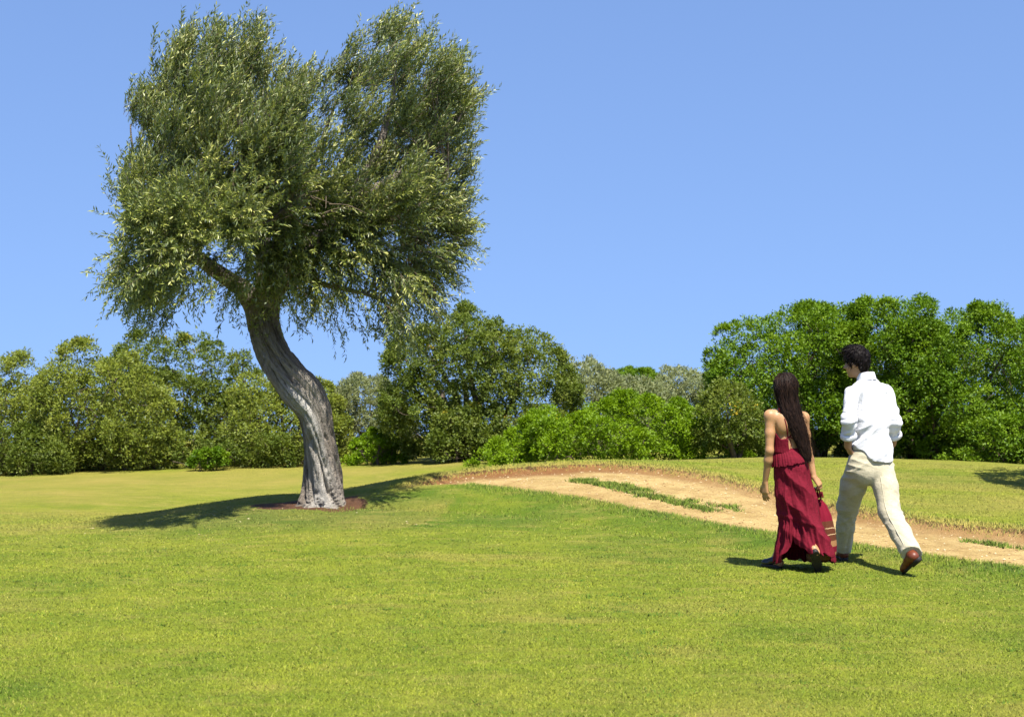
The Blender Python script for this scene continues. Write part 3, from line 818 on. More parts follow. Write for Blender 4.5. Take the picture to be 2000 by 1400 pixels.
def bush(name, label, cat, poly, Y, kind, seed, depth=1.1, lobe=(.28, .5), nl=34, per=26, leaf=(.05, .026), nleaf=30, cr=(.09, .16), trunk=None, group=None, up=.35, open_=0.0, stems=5, parts=('crown', 'trunk'), lean=(0, 0, 0)):
    r = np.random.default_rng(seed); poly = np.array(poly, float); s = Y / FPX
    px0 = poly[:, 0].mean(); w = np.ptp(poly[:, 0])
    base = np.array([(px0 - 1000) * s, Y, 0]); base[2] = gz(base[0], Y)
    t = thing(name, base, label, cat, group)
    Rp = max(min(w, np.ptp(poly[:, 1])) * .42, 20)
    lx, ly, ld, lh = volume(poly, nl, r, Rp, depth, .55)
    LC = np.stack([(lx - 1000) * s, Y + ld, CAMH - (ly - HOR) * s], -1)
    ed = dist_poly(lx, ly, poly) * s
    LR = np.minimum(r.uniform(*lobe, nl), np.maximum(ed * 1.05, lobe[0] * .45))
    ctr = np.array([base[0], Y, LC[:, 2].mean()])
    # leaf puffs over each lobe
    n = nl * per
    d = rdir(r, n); L = np.repeat(np.arange(nl), per)
    outw = unit(LC - ctr)[L]
    d = unit(d + outw * .45 + np.array([0, -.12, up]))
    rad = LR[L] * (r.uniform(.25, 1.04, n) ** .45)
    pc = LC[L] + d * rad[:, None]
    # and fuller growth between the lobes
    fil = .16 if kind in ('lent', 'bright') else .42; nf = int(n * fil); fx_, fy_, fd_, _h = volume(poly, nf, r, Rp, depth * .9, .5)
    pf = np.stack([(fx_ - 1000) * s, Y + fd_, CAMH - (fy_ - HOR) * s], -1)
    df_ = unit(unit(pf - ctr) * .6 + rdir(r, nf) * .6 + np.array([0, -.3, up]))
    cut_ = r.random(n) < (.86 if fil < .2 else .70)
    pc = np.vstack([pc[cut_], pf]); d = np.vstack([d[cut_], df_]); L = np.r_[L[cut_], r.integers(0, nl, nf)]; n = len(pc)
    # keep the outline
    ppx = (pc[:, 0]) / s + 1000; ppy = HOR - (pc[:, 2] - CAMH) / s
    ok = inside(ppx, ppy, poly) | (dist_poly(ppx, ppy, poly) < 7)
    ground = hz(pc[:, 0], pc[:, 1]); ok &= pc[:, 2] > ground + .03
    ok &= (pc[:, 1] < Y + .25) | (r.random(n) < .45)          # thinner on the side turned away from the lawn
    if open_: ok &= r.random(n) > open_
    pc, d, L = pc[ok], d[ok], L[ok]; n = len(pc)
    crn = r.random(n) * .55 + r.random(nl)[L] * .45
    K = int(nleaf * .90); ax = np.repeat(d, K, 0); N = n * K
    e = rdir(r, N); e = unit(e + ax * .7 + np.array([0, 0, .25]))
    rr = r.uniform(*cr, n).repeat(K) * r.uniform(.15, 1, N) ** .6
    p = pc.repeat(K, 0) + e * rr[:, None]
    ldr = unit(e + rdir(r, N) * .7 + np.array(lean))
    nrm = unit(ax * .5 + np.array([0, 0, .7]) + rdir(r, N) * .7)
    rn = np.clip(.12 + .58 * crn.repeat(K) + .20 * (r.random(N) - .2), 0, .94)
    if kind == 'dark': rn = np.where(crn.repeat(K) > .955, 1.0, rn)
    V, F, R1 = tri_leaves(p - ldr * leaf[0] * .3, ldr, nrm, leaf[0] * r.uniform(.75, 1.35, N), leaf[1] * r.uniform(.85, 1.4, N), rn)
    mesh_np(parts[0], V, F, lm[kind], t, dict(rnd=R1), smooth=False)
    for k in range(stems):
        st = Bag()
        if trunk is not None: b0 = np.array([(trunk[0] - 1000) * s, Y, 0]) + r.normal(0, .06, 3) * [1, 1, 0]
        else: b0 = base + np.array([r.uniform(-.32, .32) * w * s, r.uniform(-.3, .2), 0])
        b0[2] = gz(b0[0], b0[1]) - .05
        r0 = (r.uniform(.03, .05) if parts[0] == 'crown' else r.uniform(.008, .018)) if trunk is None else trunk[1]
        for q in range(3 if trunk is None else 4):
            tip = LC[r.integers(nl)]
            if trunk is None and abs(tip[0] - b0[0]) > 1.0: tip = b0 + np.array([r.uniform(-.5, .5), r.uniform(-.4, .2), r.uniform(.5, 1.0) * (LC[:, 2].mean() - b0[2])])
            m1 = b0 + (tip - b0) * .35 + r.normal(0, .08, 3) + [0, 0, .1]; m2 = b0 + (tip - b0) * .7 + r.normal(0, .1, 3)
            st.tube([b0, m1, m2, tip], [r0, r0 * .75, r0 * .5, .01], 12, 6)
        st.build(parts[1], dark_bark, t)
    st = Bag()
    for k in range(nl * 2):                                   # bare inner twigs
        i = r.integers(nl); a = LC[i]; b = a + rdir(r, 1)[0] * LR[i] * 1.0
        st.tube([a, (a + b) / 2 + r.normal(0, .03, 3), b], [.010, .007, .003], 4, 3)
    tag(st.build('twigs', dark_bark, t), kind='stuff')
    return t

GB = 'trees and bushes bordering the lawn'
SH = ('foliage', 'stem')
# ---- left side, loose yellow-green scrub
bush('leafy_tree', 'ragged yellow green tree at the left border, its small tuft of a top standing alone', 'tree', [(-60,925),(-60,700),(-10,690),(20,705),(50,690),(70,720),(85,760),(110,800),(120,925)], 29.5, 'yellow', 101, nl=40, nleaf=26, group=GB, leaf=(.055,.026), cr=(.10,.19))
bush('leafy_tree', 'broad sunlit yellow green tree with pale leaf tips left of the olive', 'tree', [(70,915),(80,760),(95,715),(130,690),(150,668),(175,680),(205,720),(240,700),(290,725),(325,760),(335,820),(340,915)], 28.5, 'yellow', 102, nl=70, nleaf=26, group=GB, leaf=(.055,.026), cr=(.10,.20))
bush('leafy_tree', 'tall brownish green tree whose twin tops rise between the scrub and the olive trunk', 'tree', [(200,905),(215,710),(250,665),(290,655),(330,672),(365,665),(395,655),(425,672),(455,690),(480,700),(500,730),(505,905)], 30.5, 'dark', 103, nl=80, nleaf=28, group=GB, leaf=(.055,.026), depth=1.0)
bush('leafy_tree', 'pale yellow green bushy tree directly behind the olive trunk', 'tree', [(440,905),(450,760),(480,730),(520,740),(560,760),(600,745),(650,760),(680,830),(700,900)], 29.5, 'yellow', 104, nl=58, nleaf=26, group=GB, leaf=(.055,.026))
bush('leafy_tree', 'yellow green tree mostly cut off by the left border', 'tree', [(-330,925),(-330,760),(-280,700),(-200,690),(-120,705),(-50,730),(-30,925)], 29.8, 'yellow', 126, nl=40, per=22, nleaf=22, group=GB, leaf=(.06,.028))
bush('shrub', 'low dull green shrub at the left foot of the scrub by the border', 'shrub', [(-60,925),(-60,850),(0,835),(60,845),(120,858),(140,890),(135,920)], 27.5, 'dark', 105, nl=22, nleaf=34, group=GB, depth=.5, parts=SH, lobe=(.2,.32), leaf=(.06,.02))
bush('shrub', 'low dull green undergrowth in the shade of the brownish tree', 'shrub', [(130,912),(160,850),(230,840),(320,850),(380,845),(450,850),(560,850),(580,905)], 28.6, 'dark', 106, nl=40, nleaf=26, group=GB, depth=.5, parts=SH, lobe=(.2,.36), open_=.25)
bush('shrub', 'small bright green shrub at the lawn edge left of the olive trunk', 'shrub', [(372,908),(380,888),(405,876),(435,885),(445,905)], 27.8, 'lent', 107, nl=10, per=18, nleaf=30, group=GB, depth=.25, parts=SH, lobe=(.1,.16), cr=(.06,.1), stems=2)
# ---- centre
bush('leafy_tree', 'silvery green bush tree just right of the olive trunk', 'tree', [(640,900),(640,790),(665,750),(700,742),(740,745),(775,770),(800,830),(810,895)], 31.0, 'olive', 108, nl=50, nleaf=30, group=GB, leaf=(.06,.022), lean=(.5,0,.4))
bush('shrub', 'low bright green shrub between the silvery bush and the big round tree', 'shrub', [(668,903),(690,860),(730,845),(760,852),(785,880),(790,903)], 28.4, 'bright', 109, nl=16, per=22, nleaf=30, group=GB, depth=.35, parts=SH, lobe=(.14,.22), cr=(.06,.11), stems=3)
bush('round_tree', 'big dark olive green round tree with a few yellow leaf tufts in the centre', 'tree', [(752,870),(750,760),(760,690),(780,660),(820,648),(850,640),(868,612),(880,625),(905,603),(930,620),(950,635),(975,632),(1000,648),(1035,640),(1060,668),(1090,680),(1110,710),(1130,760),(1125,880),(1000,890),(860,890)], 28.5, 'dark', 110, nl=130, per=28, nleaf=30, group=GB, depth=1.9, lobe=(.3,.55), leaf=(.055,.026), trunk=(930,.09), stems=3)
bush('shrub', 'grey green shrub hanging under the right side of the big round tree', 'shrub', [(840,890),(850,815),(900,798),(960,805),(1000,830),(1005,870),(990,895)], 26.9, 'dark', 111, nl=26, nleaf=30, group=GB, depth=.5, parts=SH, lobe=(.2,.34))
bush('leafy_tree', 'grey green olive bush tree at the right shoulder of the big round tree', 'tree', [(1085,870),(1095,740),(1120,700),(1150,695),(1165,715),(1195,740),(1225,780),(1225,880)], 30.0, 'olive', 112, nl=44, nleaf=28, group=GB, leaf=(.06,.022), lean=(.3,0,.3))
bush('leafy_tree', 'low pale silver bush behind the bright green mound bush', 'tree', [(1195,860),(1200,760),(1230,740),(1265,742),(1300,765),(1320,800),(1310,860)], 31.5, 'olive', 113, nl=32, nleaf=28, group=GB, leaf=(.08,.024), lean=(.3,0,.3))
bush('umbrella_pine', 'flat dark green pine crown showing far behind the silver bushes', 'tree', [(1180,760),(1190,735),(1215,727),(1250,725),(1280,733),(1290,760)], 46.0, 'lent', 114, nl=30, nleaf=34, group=GB, leaf=(.09,.02), lobe=(.25,.4), trunk=(1235,.12), stems=1, depth=1.2)
bush('leafy_tree', 'rounded grey green tree at the left edge of the vivid green thicket', 'tree', [(1275,860),(1280,745),(1305,722),(1345,722),(1385,735),(1400,770),(1400,860)], 33.0, 'olive', 115, nl=46, nleaf=28, group=GB, leaf=(.06,.024))
bush('mound_bush', 'wide low bright green mound bush behind the dirt track', 'shrub', [(905,915),(930,885),(970,870),(1010,835),(1050,805),(1090,795),(1125,808),(1160,795),(1200,778),(1250,772),(1300,785),(1350,795),(1400,820),(1440,850),(1460,915)], 25.0, 'bright', 116, nl=110, per=26, nleaf=32, group=GB, depth=1.3, lobe=(.2,.36), leaf=(.05,.022), cr=(.07,.13), parts=SH, up=.6)
bush('small_tree', 'small open olive green tree with a bare trunk left of the person in crimson', 'tree', [(1365,860),(1370,800),(1385,765),(1410,745),(1440,760),(1470,790),(1500,840),(1490,880),(1420,860)], 23.9, 'dark', 117, open_=.3, nl=34, nleaf=24, group=GB, depth=.7, lobe=(.2,.32), leaf=(.05,.022), trunk=(1450,.05), stems=1)
# ---- right: the tall vivid thicket
bush('thicket_tree', 'tall vivid green rounded tree behind the person in crimson', 'tree', [(1385,800),(1388,720),(1395,670),(1420,640),(1460,622),(1500,612),(1540,600),(1590,605),(1640,602),(1680,625),(1690,700),(1680,800),(1600,860),(1500,870),(1450,850)], 26.0, 'lent', 118, nl=120, per=30, nleaf=32, group=GB, depth=1.6, lobe=(.26,.46), leaf=(.050,.0235), up=.5)
bush('thicket_tree', 'tall vivid green tree directly behind the person in the white shirt', 'tree', [(1640,860),(1635,700),(1650,640),(1660,605),(1700,595),(1740,590),(1780,592),(1815,598),(1810,625),(1830,650),(1840,720),(1850,860)], 25.4, 'lent', 119, nl=90, per=30, nleaf=32, group=GB, depth=1.5, lobe=(.26,.44), leaf=(.050,.0235), up=.5)
bush('thicket_tree', 'tallest vivid green tree running off the right edge', 'tree', [(1730,890),(1740,700),(1780,640),(1830,625),(1860,640),(1870,610),(1905,602),(1950,608),(1985,630),(2010,645),(2060,640),(2120,660),(2160,720),(2160,900)], 25.0, 'lent', 120, nl=150, per=30, nleaf=32, group=GB, depth=1.6, lobe=(.28,.48), leaf=(.050,.0235), up=.5)
bush('mound_bush', 'rounded green bush at the lower right edge in front of the thicket', 'shrub', [(1840,925),(1850,865),(1880,820),(1930,795),(1980,785),(2040,790),(2080,830),(2090,930)], 23.6, 'lent', 121, nl=50, per=28, nleaf=32, group=GB, depth=.7, lobe=(.22,.38), leaf=(.05,.024), parts=SH, up=.5)
bush('shrub', 'dark green undergrowth under the vivid thicket between the two people', 'shrub', [(1430,910),(1450,850),(1520,830),(1600,840),(1680,835),(1760,830),(1850,850),(1860,920)], 26.2, 'deep', 122, nl=46, per=24, nleaf=30, group=GB, depth=.5, lobe=(.2,.34), parts=SH, open_=.25)
bush('thicket_tree', 'dark green tree filling the gap low behind the vivid thicket', 'tree', [(1420,900),(1440,740),(1520,690),(1620,670),(1740,660),(1860,670),(1980,680),(2100,700),(2120,900)], 28.2, 'deep', 124, nl=90, per=22, nleaf=22, group=GB, depth=.6, lobe=(.35,.5), leaf=(.075,.035), cr=(.12,.2))
bush('leafy_tree', 'dull green thicket seen through gaps behind the left scrub', 'tree', [(-60,920),(-50,770),(60,760),(160,745),(260,735),(360,740),(450,760),(560,790),(660,810),(680,905)], 32.5, 'dark', 125, nl=90, per=22, nleaf=22, group=GB, depth=.6, lobe=(.35,.5), leaf=(.085,.035), cr=(.12,.2))
# a tree just outside the right border, whose shade lies on the far bank
sb = bush('shade_tree', 'green tree just past the right border, its shade falling on the far bank', 'tree', [(2045,840),(2030,700),(2055,600),(2130,560),(2220,560),(2280,620),(2310,740),(2270,840),(2150,860)], 17.3, 'lent', 123, nl=60, per=22, nleaf=26, depth=1.0, leaf=(.06,.03), trunk=(2160,.09), stems=1)
# ================================================================== PEOPLE
class SDF:
    """distance field on a grid; smooth unions give one continuous surface"""
    def __init__(s, lo, hi, h):
        s.lo = np.array(lo, float); s.h = h
        s.n = np.ceil((np.array(hi) - s.lo) / h).astype(int) + 1
        s.a = np.full(s.n, .3)
    def _sub(s, lo, hi):
        i = np.clip(np.floor((lo - s.lo) / s.h).astype(int), 0, s.n - 1); j = np.clip(np.ceil((hi - s.lo) / s.h).astype(int) + 1, 1, s.n)
        if (j <= i).any(): return None, None
        sl = tuple(slice(a, b) for a, b in zip(i, j))
        g = np.meshgrid(*[s.lo[k] + np.arange(i[k], j[k]) * s.h for k in range(3)], indexing='ij')
        return sl, np.stack(g, -1)
    def _put(s, sl, d, k, sub=False):
        a = s.a[sl]
        if sub: d = -d; hh = np.clip(.5 - .5 * (d - a) / k, 0, 1); s.a[sl] = a + (d - a) * (1 - hh) + k * hh * (1 - hh)
        else: hh = np.clip(.5 + .5 * (d - a) / k, 0, 1); s.a[sl] = d + (a - d) * hh - k * hh * (1 - hh)
    def cone(s, a, b, ra, rb=None, k=.02, flat=None, sub=False):
        a = np.asarray(a, float); b = np.asarray(b, float); rb = ra if rb is None else rb
        m = max(ra, rb) * (max(flat[1], 1) if flat else 1) + k + 3 * s.h
        sl, p = s._sub(np.minimum(a, b) - m, np.maximum(a, b) + m)
        if sl is None: return
        ab = b - a; t = np.clip(((p - a) @ ab) / max(ab @ ab, 1e-12), 0, 1)
        q = p - a - t[..., None] * ab; r = ra + (rb - ra) * t
        if flat:
            nn = unit(flat[0]); c = q @ nn; q = q - (c * (1 - 1 / flat[1]))[..., None] * nn
        s._put(sl, np.linalg.norm(q, axis=-1) - r, k, sub)
    def ell(s, c, rad, ax=None, k=.02, sub=False):
        c = np.asarray(c, float); rad = np.asarray(rad, float); m = rad.max() + k + 3 * s.h
        sl, p = s._sub(c - m, c + m)
        if sl is None: return
        q = p - c
        if ax is not None: q = q @ np.asarray(ax).T
        k0 = np.linalg.norm(q / rad, axis=-1); k1 = np.linalg.norm(q / rad ** 2, axis=-1)
        s._put(sl, k0 * (k0 - 1) / np.maximum(k1, 1e-9), k, sub)
    def chain(s, P, R, k=.02, flat=None):
        for i in range(len(P) - 1): s.cone(P[i], P[i + 1], R[i], R[i + 1], k, flat)
    def pts(s):
        g = np.meshgrid(*[s.lo[k] + np.arange(s.n[k]) * s.h for k in range(3)], indexing='ij'); return np.stack(g, -1)
    def clip(s, fn):
        """cut away where fn(points) > 0"""
        s.a = np.maximum(s.a, fn(s.pts()))
    def front(s, x, z, default):
        """depth of the first surface met from the camera side at (x, z)"""
        i = int(round((x - s.lo[0]) / s.h)); k = int(round((z - s.lo[2]) / s.h))
        if not (0 <= i < s.n[0] and 0 <= k < s.n[2]): return default
        w = np.where(s.a[i, :, k] < 0)[0]
        return s.lo[1] + w[0] * s.h if len(w) else default
    def mesh(s):
        A = s.a; A[0] = A[-1] = .1; A[:, 0] = A[:, -1] = .1; A[:, :, 0] = A[:, :, -1] = .1
        S = A < 0; nx_, ny_, nz_ = A.shape
        cell = np.zeros((nx_ - 1, ny_ - 1, nz_ - 1), np.int8)
        offs = [(i, j, k) for i in (0, 1) for j in (0, 1) for k in (0, 1)]
        for i, j, k in offs: cell += S[i:nx_ - 1 + i, j:ny_ - 1 + j, k:nz_ - 1 + k]
        act = (cell > 0) & (cell < 8); I = np.argwhere(act)
        idx = -np.ones(act.shape, np.int64); idx[act] = np.arange(len(I))
        acc = np.zeros((len(I), 3)); cnt = np.zeros(len(I))
        for u in range(3):
            for i, j, k in offs:
                o0 = np.array([i, j, k])
                if o0[u]: continue
                o1 = o0.copy(); o1[u] = 1
                v0 = A[tuple((I + o0).T)]; v1 = A[tuple((I + o1).T)]
                m = (v0 < 0) != (v1 < 0)
                t = np.where(m, v0 / np.where(v0 - v1 == 0, 1, v0 - v1), 0)
                acc += np.where(m[:, None], o0 + t[:, None] * (o1 - o0), 0); cnt += m
        V = s.lo + (I + acc / cnt[:, None]) * s.h
        F = []
        for u in range(3):
            v, w = (u + 1) % 3, (u + 2) % 3
            a = [slice(None)] * 3; b = [slice(None)] * 3
            a[u] = slice(0, -1); b[u] = slice(1, None)
            ch = S[tuple(a)] != S[tuple(b)]
            E = np.argwhere(ch); E = E[(E[:, v] > 0) & (E[:, w] > 0) & (E[:, v] < A.shape[v] - 1) & (E[:, w] < A.shape[w] - 1)]
            ins = S[tuple(E.T)]
            def c(dv, dw):
                q = E.copy(); q[:, v] += dv; q[:, w] += dw; return idx[tuple(q.T)]
            f = np.stack([c(-1, -1), c(0, -1), c(0, 0), c(-1, 0)], -1)
            f[~ins] = f[~ins][:, ::-1]; F.append(f)
        F = np.vstack(F); F = F[(F >= 0).all(1)]
        return V, F

def vnormals(V, F):
    fn = np.cross(V[F[:, 2]] - V[F[:, 0]], V[F[:, 3 if F.shape[1] == 4 else 1]] - V[F[:, 1]])
    N = np.zeros_like(V)
    for c in range(F.shape[1]):
        for a in range(3): N[:, a] += np.bincount(F[:, c], fn[:, a], len(V))
    return unit(N)

def smooth_mesh(V, F, it=2, lam=.5):
    E = np.vstack([F[:, [0, 1]], F[:, [1, 2]], F[:, [2, 3]], F[:, [3, 0]]]); E = np.vstack([E, E[:, ::-1]])
    cnt = np.bincount(E[:, 0], minlength=len(V))[:, None]
    for _ in range(it):
        S = np.stack([np.bincount(E[:, 0], V[E[:, 1], a], len(V)) for a in range(3)], -1)
        V = V + lam * (S / np.maximum(cnt, 1) - V)
    return V

def folds(p, d, wl, s, warp=.9, sharp=.75):
    """ridged cloth folds running across direction d"""
    ph = (p @ unit(d)) / wl + warp * fbm(p * 3.2, s, 2) * 1.5
    return (np.abs(np.sin(np.pi * ph)) ** sharp) * 2 - 1

def axes(f, up=(0, 0, 1)):
    f = unit(f); l = unit(np.cross(up, f)); return f, l, np.cross(f, l)

def head(S, hc, f, up, sz=1.0):
    """skull, jaw, nose, brow, lips and ears; f forward, l to the figure's left"""
    f, l, u = axes(f, up); ax = np.array([f, l, u])
    g = lambda a, b, c: hc + (f * a + l * b + u * c) * sz
    S.ell(g(-.008, 0, .022), np.array([.098, .077, .098]) * sz, ax, .01)
    S.ell(g(.030, 0, -.050), np.array([.064, .058, .072]) * sz, ax, .03)
    S.ell(g(.066, 0, -.098), np.array([.024, .026, .020]) * sz, ax, .025)
    S.ell(g(.078, 0, .026), np.array([.016, .050, .012]) * sz, ax, .02)
    for e in (1, -1):
        S.ell(g(.090, e * .032, .004), np.array([.016, .018, .013]) * sz, ax, .012, sub=True)
        S.ell(g(.066, e * .042, -.038), np.array([.022, .022, .020]) * sz, ax, .02)
        S.ell(g(-.006, e * .080, -.012), np.array([.018, .008, .032]) * sz, unit(ax + np.array([[0, 0, 0], f * -.3 * e, [0, 0, 0]])), .008)
        S.ell(g(.004, e * .076, -.030), np.array([.010, .008, .014]) * sz, ax, .008)
    S.cone(g(.088, 0, .012), g(.112, 0, -.030), .009 * sz, .013 * sz, .012)
    for e in (1, -1): S.ell(g(.098, e * .011, -.036), np.array([.012, .008, .008]) * sz, ax, .008)
    S.ell(g(.088, 0, -.062), np.array([.012, .024, .007]) * sz, ax, .008)
    S.ell(g(.085, 0, -.074), np.array([.012, .021, .007]) * sz, ax, .008)
    return g, ax

def hand(S, w, d, n, thumb, curl=.5, spread=.10, sz=1.0):
    """palm, four jointed fingers and a thumb: d towards the fingers, n out of the back of the hand, thumb = side vector"""
    d = unit(d); n = unit(n - d * (n @ d)); t = unit(thumb - d * (thumb @ d) - n * (thumb @ n))
    kn = w + d * .085 * sz
    for c, rr in ((.026, .013), (.009, .0135), (-.009, .013), (-.026, .012)):
        S.cone(w + t * c * .6 * sz, kn + t * c * sz, .014 * sz, rr * sz, .012)
    def rot(v, ax, a): return v * math.cos(a) + np.cross(ax, v) * math.sin(a) + ax * (ax @ v) * (1 - math.cos(a))
    axb = np.cross(d, n)                                        # bends the fingers towards the palm
    if rot(d, axb, .3) @ n > 0: axb = -axb
    for i, (c, ls) in enumerate(((.027, (.040, .024, .019)), (.009, (.044, .028, .020)), (-.009, (.041, .026, .019)), (-.026, (.032, .019, .017)))):
        p = kn + t * c * sz; dd = unit(d + t * spread * (1.5 - i) * .6); a = curl * (.8 + .12 * i); R = (.0092, .0085, .0078, .0065)
        for q, L_ in enumerate(ls):
            dd = rot(dd, axb, a * (.55, .75, .5)[q]); e = p + dd * L_ * sz
            S.cone(p, e, R[q] * sz, R[q + 1] * sz, .004); p = e
    p = w + d * .022 * sz + t * .022 * sz; dd = unit(d * .65 + t * .7 - n * .25)
    for L_, ra, rb in ((.042, .0135, .0105), (.030, .0105, .0095), (.024, .0095, .0075)):
        e = p + dd * L_ * sz; S.cone(p, e, ra * sz, rb * sz, .008); p = e; dd = unit(dd + d * .35 - n * .25 * curl - t * .2)

def shoe(name, parent, heel, toe, up, mats, ankle=None, w=.043, boot=True, h=.005):
    """an upper and a sole; heel and toe lie on the sole line"""
    heel = np.asarray(heel); toe = np.asarray(toe); f = unit(toe - heel); up = unit(up - f * (up @ f)); l = np.cross(up, f); L = np.linalg.norm(toe - heel)
    g = lambda a, b, c: heel + f * a * L + l * b + up * c
    lo = np.minimum(heel, toe) - .16; hi = np.maximum(heel, toe) + .16
    S = SDF(lo, hi, h)
    fl = (l, 1.0)
    S.cone(g(.10, 0, .045), g(.45, 0, .048), w * .78, w * .80, .02)
    S.cone(g(.45, 0, .046), g(.82, 0, .034), w * .80, w * .72, .02)
    S.ell(g(.84, 0, .030), (w * 1.0, w * .95, w * .62), np.array([f, l, up]), .015)
    S.ell(g(.70, 0, .030), (w * 1.2, w * 1.05, w * .62), np.array([f, l, up]), .015)
    if boot: S.cone(g(.15, 0, .045), ankle, w * .84, w * .95, .03)
    S.clip(lambda p: .012 - ((p - heel) @ up))
    if boot: S.clip(lambda p: np.where(np.linalg.norm(p - ankle, axis=-1) < .08, ((p - ankle) @ unit(ankle - g(.15, 0, .045))) - .03, -1))
    V, F = S.mesh(); V = smooth_mesh(V, F, 1); mesh_np(name, V, F, mats[0], parent)
    S = SDF(lo, hi, h)
    for a, ww in ((.02, .80), (.25, .78), (.45, .74), (.7, 1.06), (.9, .78)):
        S.ell(g(a if a > .02 else .12, 0, .008), (L * .19, w * ww, .05), np.array([f, l, up]), .02)
    S.clip(lambda p: np.maximum(((p - heel) @ up) - .016, -.004 - ((p - heel) @ up) - np.where(((p - heel) @ f) < L * .32, .014, 0)))
    V, F = S.mesh(); V = smooth_mesh(V, F, 1); mesh_np('sole', V, F, mats[1], parent)

def strands(B, r, n, path, width, wid=.004, segs=9):
    """flat tapered locks of hair; path(u, v, s) gives points for s along the lock"""
    s = np.linspace(0, 1, segs)
    for k in range(n):
        P = path(r, s)
        T = unit(np.gradient(P, axis=0)); side = unit(np.cross(T, np.array([0, -1, .2]) + r.normal(0, .5, 3)))
        w = wid * (1 - s ** 2 * .8)[:, None] * r.uniform(.6, 1.3)
        V = np.stack([P - side * w / 2, P + side * w / 2], 1).reshape(-1, 3)
        i = np.arange(segs - 1) * 2; F = np.stack([i, i + 1, i + 3, i + 2], -1)
        B.add(V, F, rnd=r.random())

# ---------------------------------------------------------------- cloth, skin, hair, leather
def skin_mat(name, a, b):
    m = Mat(name); n = m.noise(m.obj(), 18, 4)
    return m.principled(m.mix(a, b, n), .48, m.bump(m.noise(m.obj(), 220, 3), .15, .003), .35, Subsurface_Weight=.12, Subsurface_Radius=(.02, .008, .004), Subsurface_Scale=.4)
skin_m = skin_mat('man_skin', (.29, .155, .085), (.36, .20, .118))
skin_w = skin_mat('woman_skin', (.31, .162, .072), (.40, .215, .10))
def cloth_mat(name, a, b, scale=260, str_=.4, rough=.85, sheen=.2, trans=None):
    m = Mat(name); o = m.obj()
    wv = m.math('ADD', m.noise(m.mapping(o, (1, 1, .15)), scale, 3), m.noise(m.mapping(o, (.15, .15, 1)), scale, 3))
    cr = m.noise(o, 38, 4, .6)
    c = m.mix(a, b, m.ramp(m.math('MULTIPLY', wv, .5), [(.35, 0), (.65, 1)]))
    nrm = m.bump(cr, .35, .012, m.bump(wv, str_, .0015))
    return m.principled(c, rough, nrm, .15, Sheen_Weight=sheen)
shirt_mat = cloth_mat('white_linen', (.52, .52, .55), (.60, .60, .63))
trouser_mat = cloth_mat('cream_linen', (.335, .298, .200), (.44, .395, .28), 180)
dress_mat = cloth_mat('crimson_cotton', (.085, .0028, .0090), (.140, .0050, .016), 150, .6, .85, 0.0)
def hair_mat(name, a, b):
    m = Mat(name)
    return m.principled(m.mix(a, b, m.attr('rnd')), .52, m.bump(m.noise(m.mapping(m.obj(), (1, 1, .12)), 160, 3), .5, .004), .08)
hair_m = hair_mat('black_hair', (.003, .0022, .0022), (.012, .008, .007))
hair_w = hair_mat('dark_brown_hair', (.004, .0025, .0025), (.034, .018, .012))
brown_leather = simple('brown_leather', (.120, .028, .010), .45, .4, (60, .25, .004))
black_leather = simple('black_leather', (.012, .011, .012), .3, .5, (70, .2, .004))
sole_mat = simple('dark_rubber', (.016, .013, .012), .6, .3, (40, .5, .006))
eye_mat = simple('eye_white', (.6, .58, .55), .15, .5)
iris_mat = simple('iris_brown', (.03, .015, .008), .15, .5)

def eyes(parent, g, ax, sz):
    for e in (1, -1):
        th_ = np.linspace(0, np.pi, 9); ph_ = np.linspace(0, 2 * np.pi, 14, endpoint=False)
        c = g(.074, e * .032, .004); R0 = .0115 * sz
        V = np.stack([np.cos(th_)[:, None] + 0 * ph_, np.sin(th_)[:, None] * np.cos(ph_), np.sin(th_)[:, None] * np.sin(ph_)], -1).reshape(-1, 3) * R0
        i = np.arange(8)[:, None] * 14; j = np.arange(14)[None]; k = (j + 1) % 14
        F = np.stack([i + j, i + 14 + j, i + 14 + k, i + k], -1).reshape(-1, 4)
        fm = np.repeat((np.arange(8) < 2).astype(int), 14)
        mesh_np('eye', c + V @ ax, F, [eye_mat, iris_mat], parent, fmat=fm)

# ================================================================== the man
MY = 11.95
mroot = np.array([2.98, 11.95, 0]); mroot[2] = gz(2.98, 11.95)
man = thing('person', mroot, 'person walking away in a white linen shirt and cream trousers, hands in pockets', 'person')
M = lambda px, py, Y=MY: PX(px, py, Y)
hf = unit(np.array([-.33, .94, 0])); hl = np.array([-hf[1], hf[0], 0])      # heading and the man's left
Lsh, Rsh = M(1664, 767, 11.88), M(1731, 764, 12.02)
Lel, Rel = M(1658, 822, 11.78), M(1746, 824, 11.96)
Lwr, Rwr = M(1656, 872, 11.88), M(1744, 866, 12.10)
Lhd, Rhd = M(1666, 893, 11.95), M(1730, 888, 12.16)
Lhp, Rhp = M(1680, 905, 11.93), M(1722, 905, 11.98)
Lkn, Rkn = M(1656, 988, 12.18), M(1738, 1000, 11.78)
Lan, Ran = M(1647, 1070, 12.36), M(1780, 1080, 11.36)
chest, belly, pelv = M(1698, 785, 11.97), M(1702, 850, 11.95), M(1701, 900, 11.95)
nkb, hc = M(1691, 742, 11.97), M(1673, 708, 11.99)
S = SDF([2.45, 11.0, -.03], [3.55, 12.85, 1.95], .0072)
S.chain([nkb + [0, 0, -.05], nkb + [0, 0, .0], hc + np.array([.025, -.005, -.055])], [.062, .055, .052], .03)
S.cone(chest, belly, .090, .085, .05, (hl, 1.36)); S.cone(belly, pelv, .085, .09, .05, (hl, 1.35))
S.chain([Lsh + [0, 0, -.012], nkb + [0, 0, -.05], Rsh + [0, 0, -.012]], [.034, .046, .034], .04)
